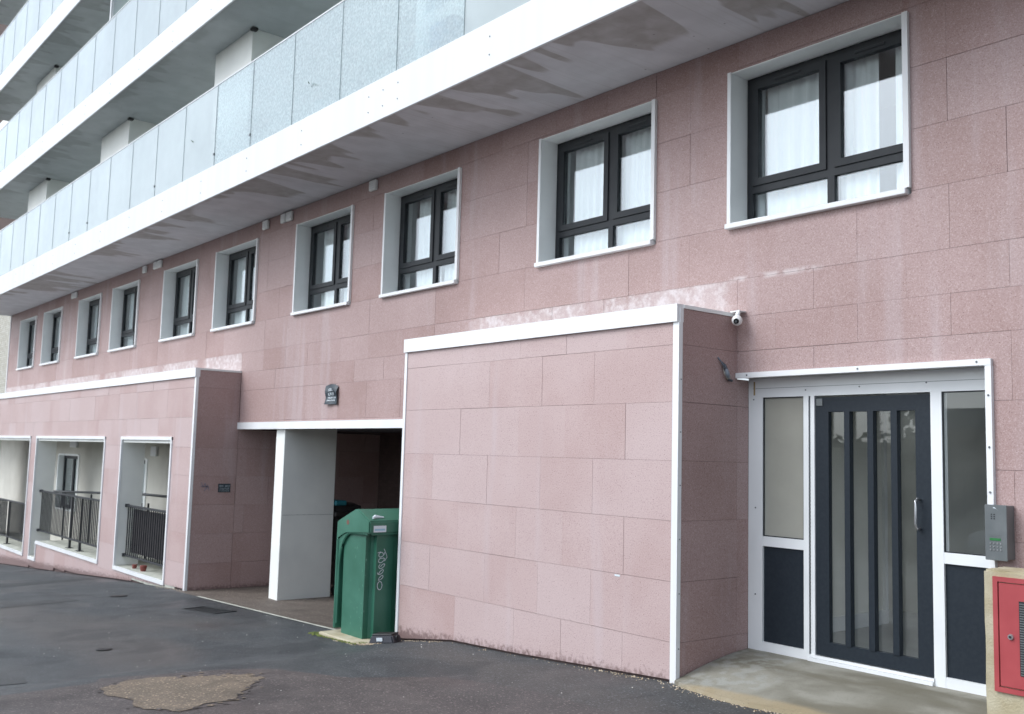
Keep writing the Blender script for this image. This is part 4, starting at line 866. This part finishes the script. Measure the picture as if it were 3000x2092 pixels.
for x in (-1.3, 1.25):
    for s in (-1, 1):
        bm = bmesh.new(); bmesh.ops.create_cone(bm, cap_ends=True, segments=20, radius1=.31, radius2=.31, depth=.2, matrix=Matrix.Translation((x, s * .78, .31)) @ Matrix.Rotation(math.pi / 2, 4, 'X')); wh = obj('wheel', bm, BLACK, car)
        bm = bmesh.new(); bmesh.ops.create_cone(bm, cap_ends=True, segments=12, radius1=.19, radius2=.17, depth=.03, matrix=Matrix.Translation((x, s * .89, .31)) @ Matrix.Rotation(math.pi / 2, 4, 'X')); obj('wheel_rim', bm, STEEL, wh)
for s in (-1, 1):
    obj('headlight', bx(-1.98, -1.84, s * .62 - .13, s * .62 + .13, .60, .70, bev=.03), STEEL, car); obj('wing_mirror', bx(-.75, -.6, s * .95 - .09, s * .95 + .09, .96, 1.08, bev=.03), CARP, car)
fn = thing('street_fence', 'dark metal fence along the far side of the street, before the hedge', 'fence')
for z in (.4, 1.5): obj('fence_rail', bx(-32, 6, -8.53, -8.47, z, z + .05), BLACK, fn)
pm = None
for k in range(128):
    x = -32 + k * .3
    if pm is None: o = obj('fence_picket', bx(-.012, .012, -8.512, -8.488, -2.4, 1.7), BLACK, fn); pm = o.data
    else: o = bpy.data.objects.new('fence_picket', pm); C.objects.link(o); o.parent = fn
    o.location.x = x
hd = bmesh.new()
for k in range(6500):
    c = Vector((R.uniform(-34, -12.3), -10 + R.gauss(0, .5), 0)); top__ = 2.7 + .5 * math.sin(c.x * .9) + .3 * math.sin(c.x * 2.7); c.z = -2 + (top__ + 2) * R.random() ** .7
    a = Vector((R.uniform(-1, 1), R.uniform(-1, 1), R.uniform(-1, 1))).normalized() * .16; b = a.cross(Vector((R.random(), R.random(), R.random()))).normalized() * .09
    quad(hd, c - a, c + b, c + a, c - b)
hg = tag(obj('hedge', hd, mat('dark_hedge_leaf', (.035, .055, .03), .8, (.06, .08, .04), 2, 3)), 'dark leafy hedge on the far side of the street', 'hedge')
obj('hedge_core', bx(-34, -12.4, -10.9, -10.2, -3, 2.3), mat('hedge_inner', (.02, .025, .015), .95), hg)

yw = thing('yard_wall', 'brown brick boundary wall with blue boarding on top across the street', 'wall')
obj('wall_body', bx(-12.3, 8, -9.3, -9.05, -1.2, 2.6), bands_brick('brown_street_brick', (.17, .13, .10), (.21, .165, .13), (.2, .18, .15), 4.5), yw)
obj('wall_boarding', bx(-12.3, 8, -9.28, -9.22, 2.6, 3.1), mat('dull_blue_boarding', (.04, .08, .13), .7), yw)

bm = bmesh.new()
for p in ([(6.17, 1.16), (6.20, 1.08), (6.23, 1.15), (6.26, 1.05)], [(6.22, 1.02), (6.27, 1.12), (6.30, 1.03)], [(6.16, 1.10), (6.29, 1.09)]):
    for (a, b), (c, d) in zip(p, p[1:]):
        n = Vector((-(d - b), c - a)).normalized() * .005; quad(bm, (-15.1815, a - n.x, b - n.y), (-15.1815, c - n.x, d - n.y), (-15.1815, c + n.x, d + n.y), (-15.1815, a + n.x, b + n.y))
obj('faded_tag', bm, mat('faded_blue_marker', (.20, .19, .25), .8), lb)
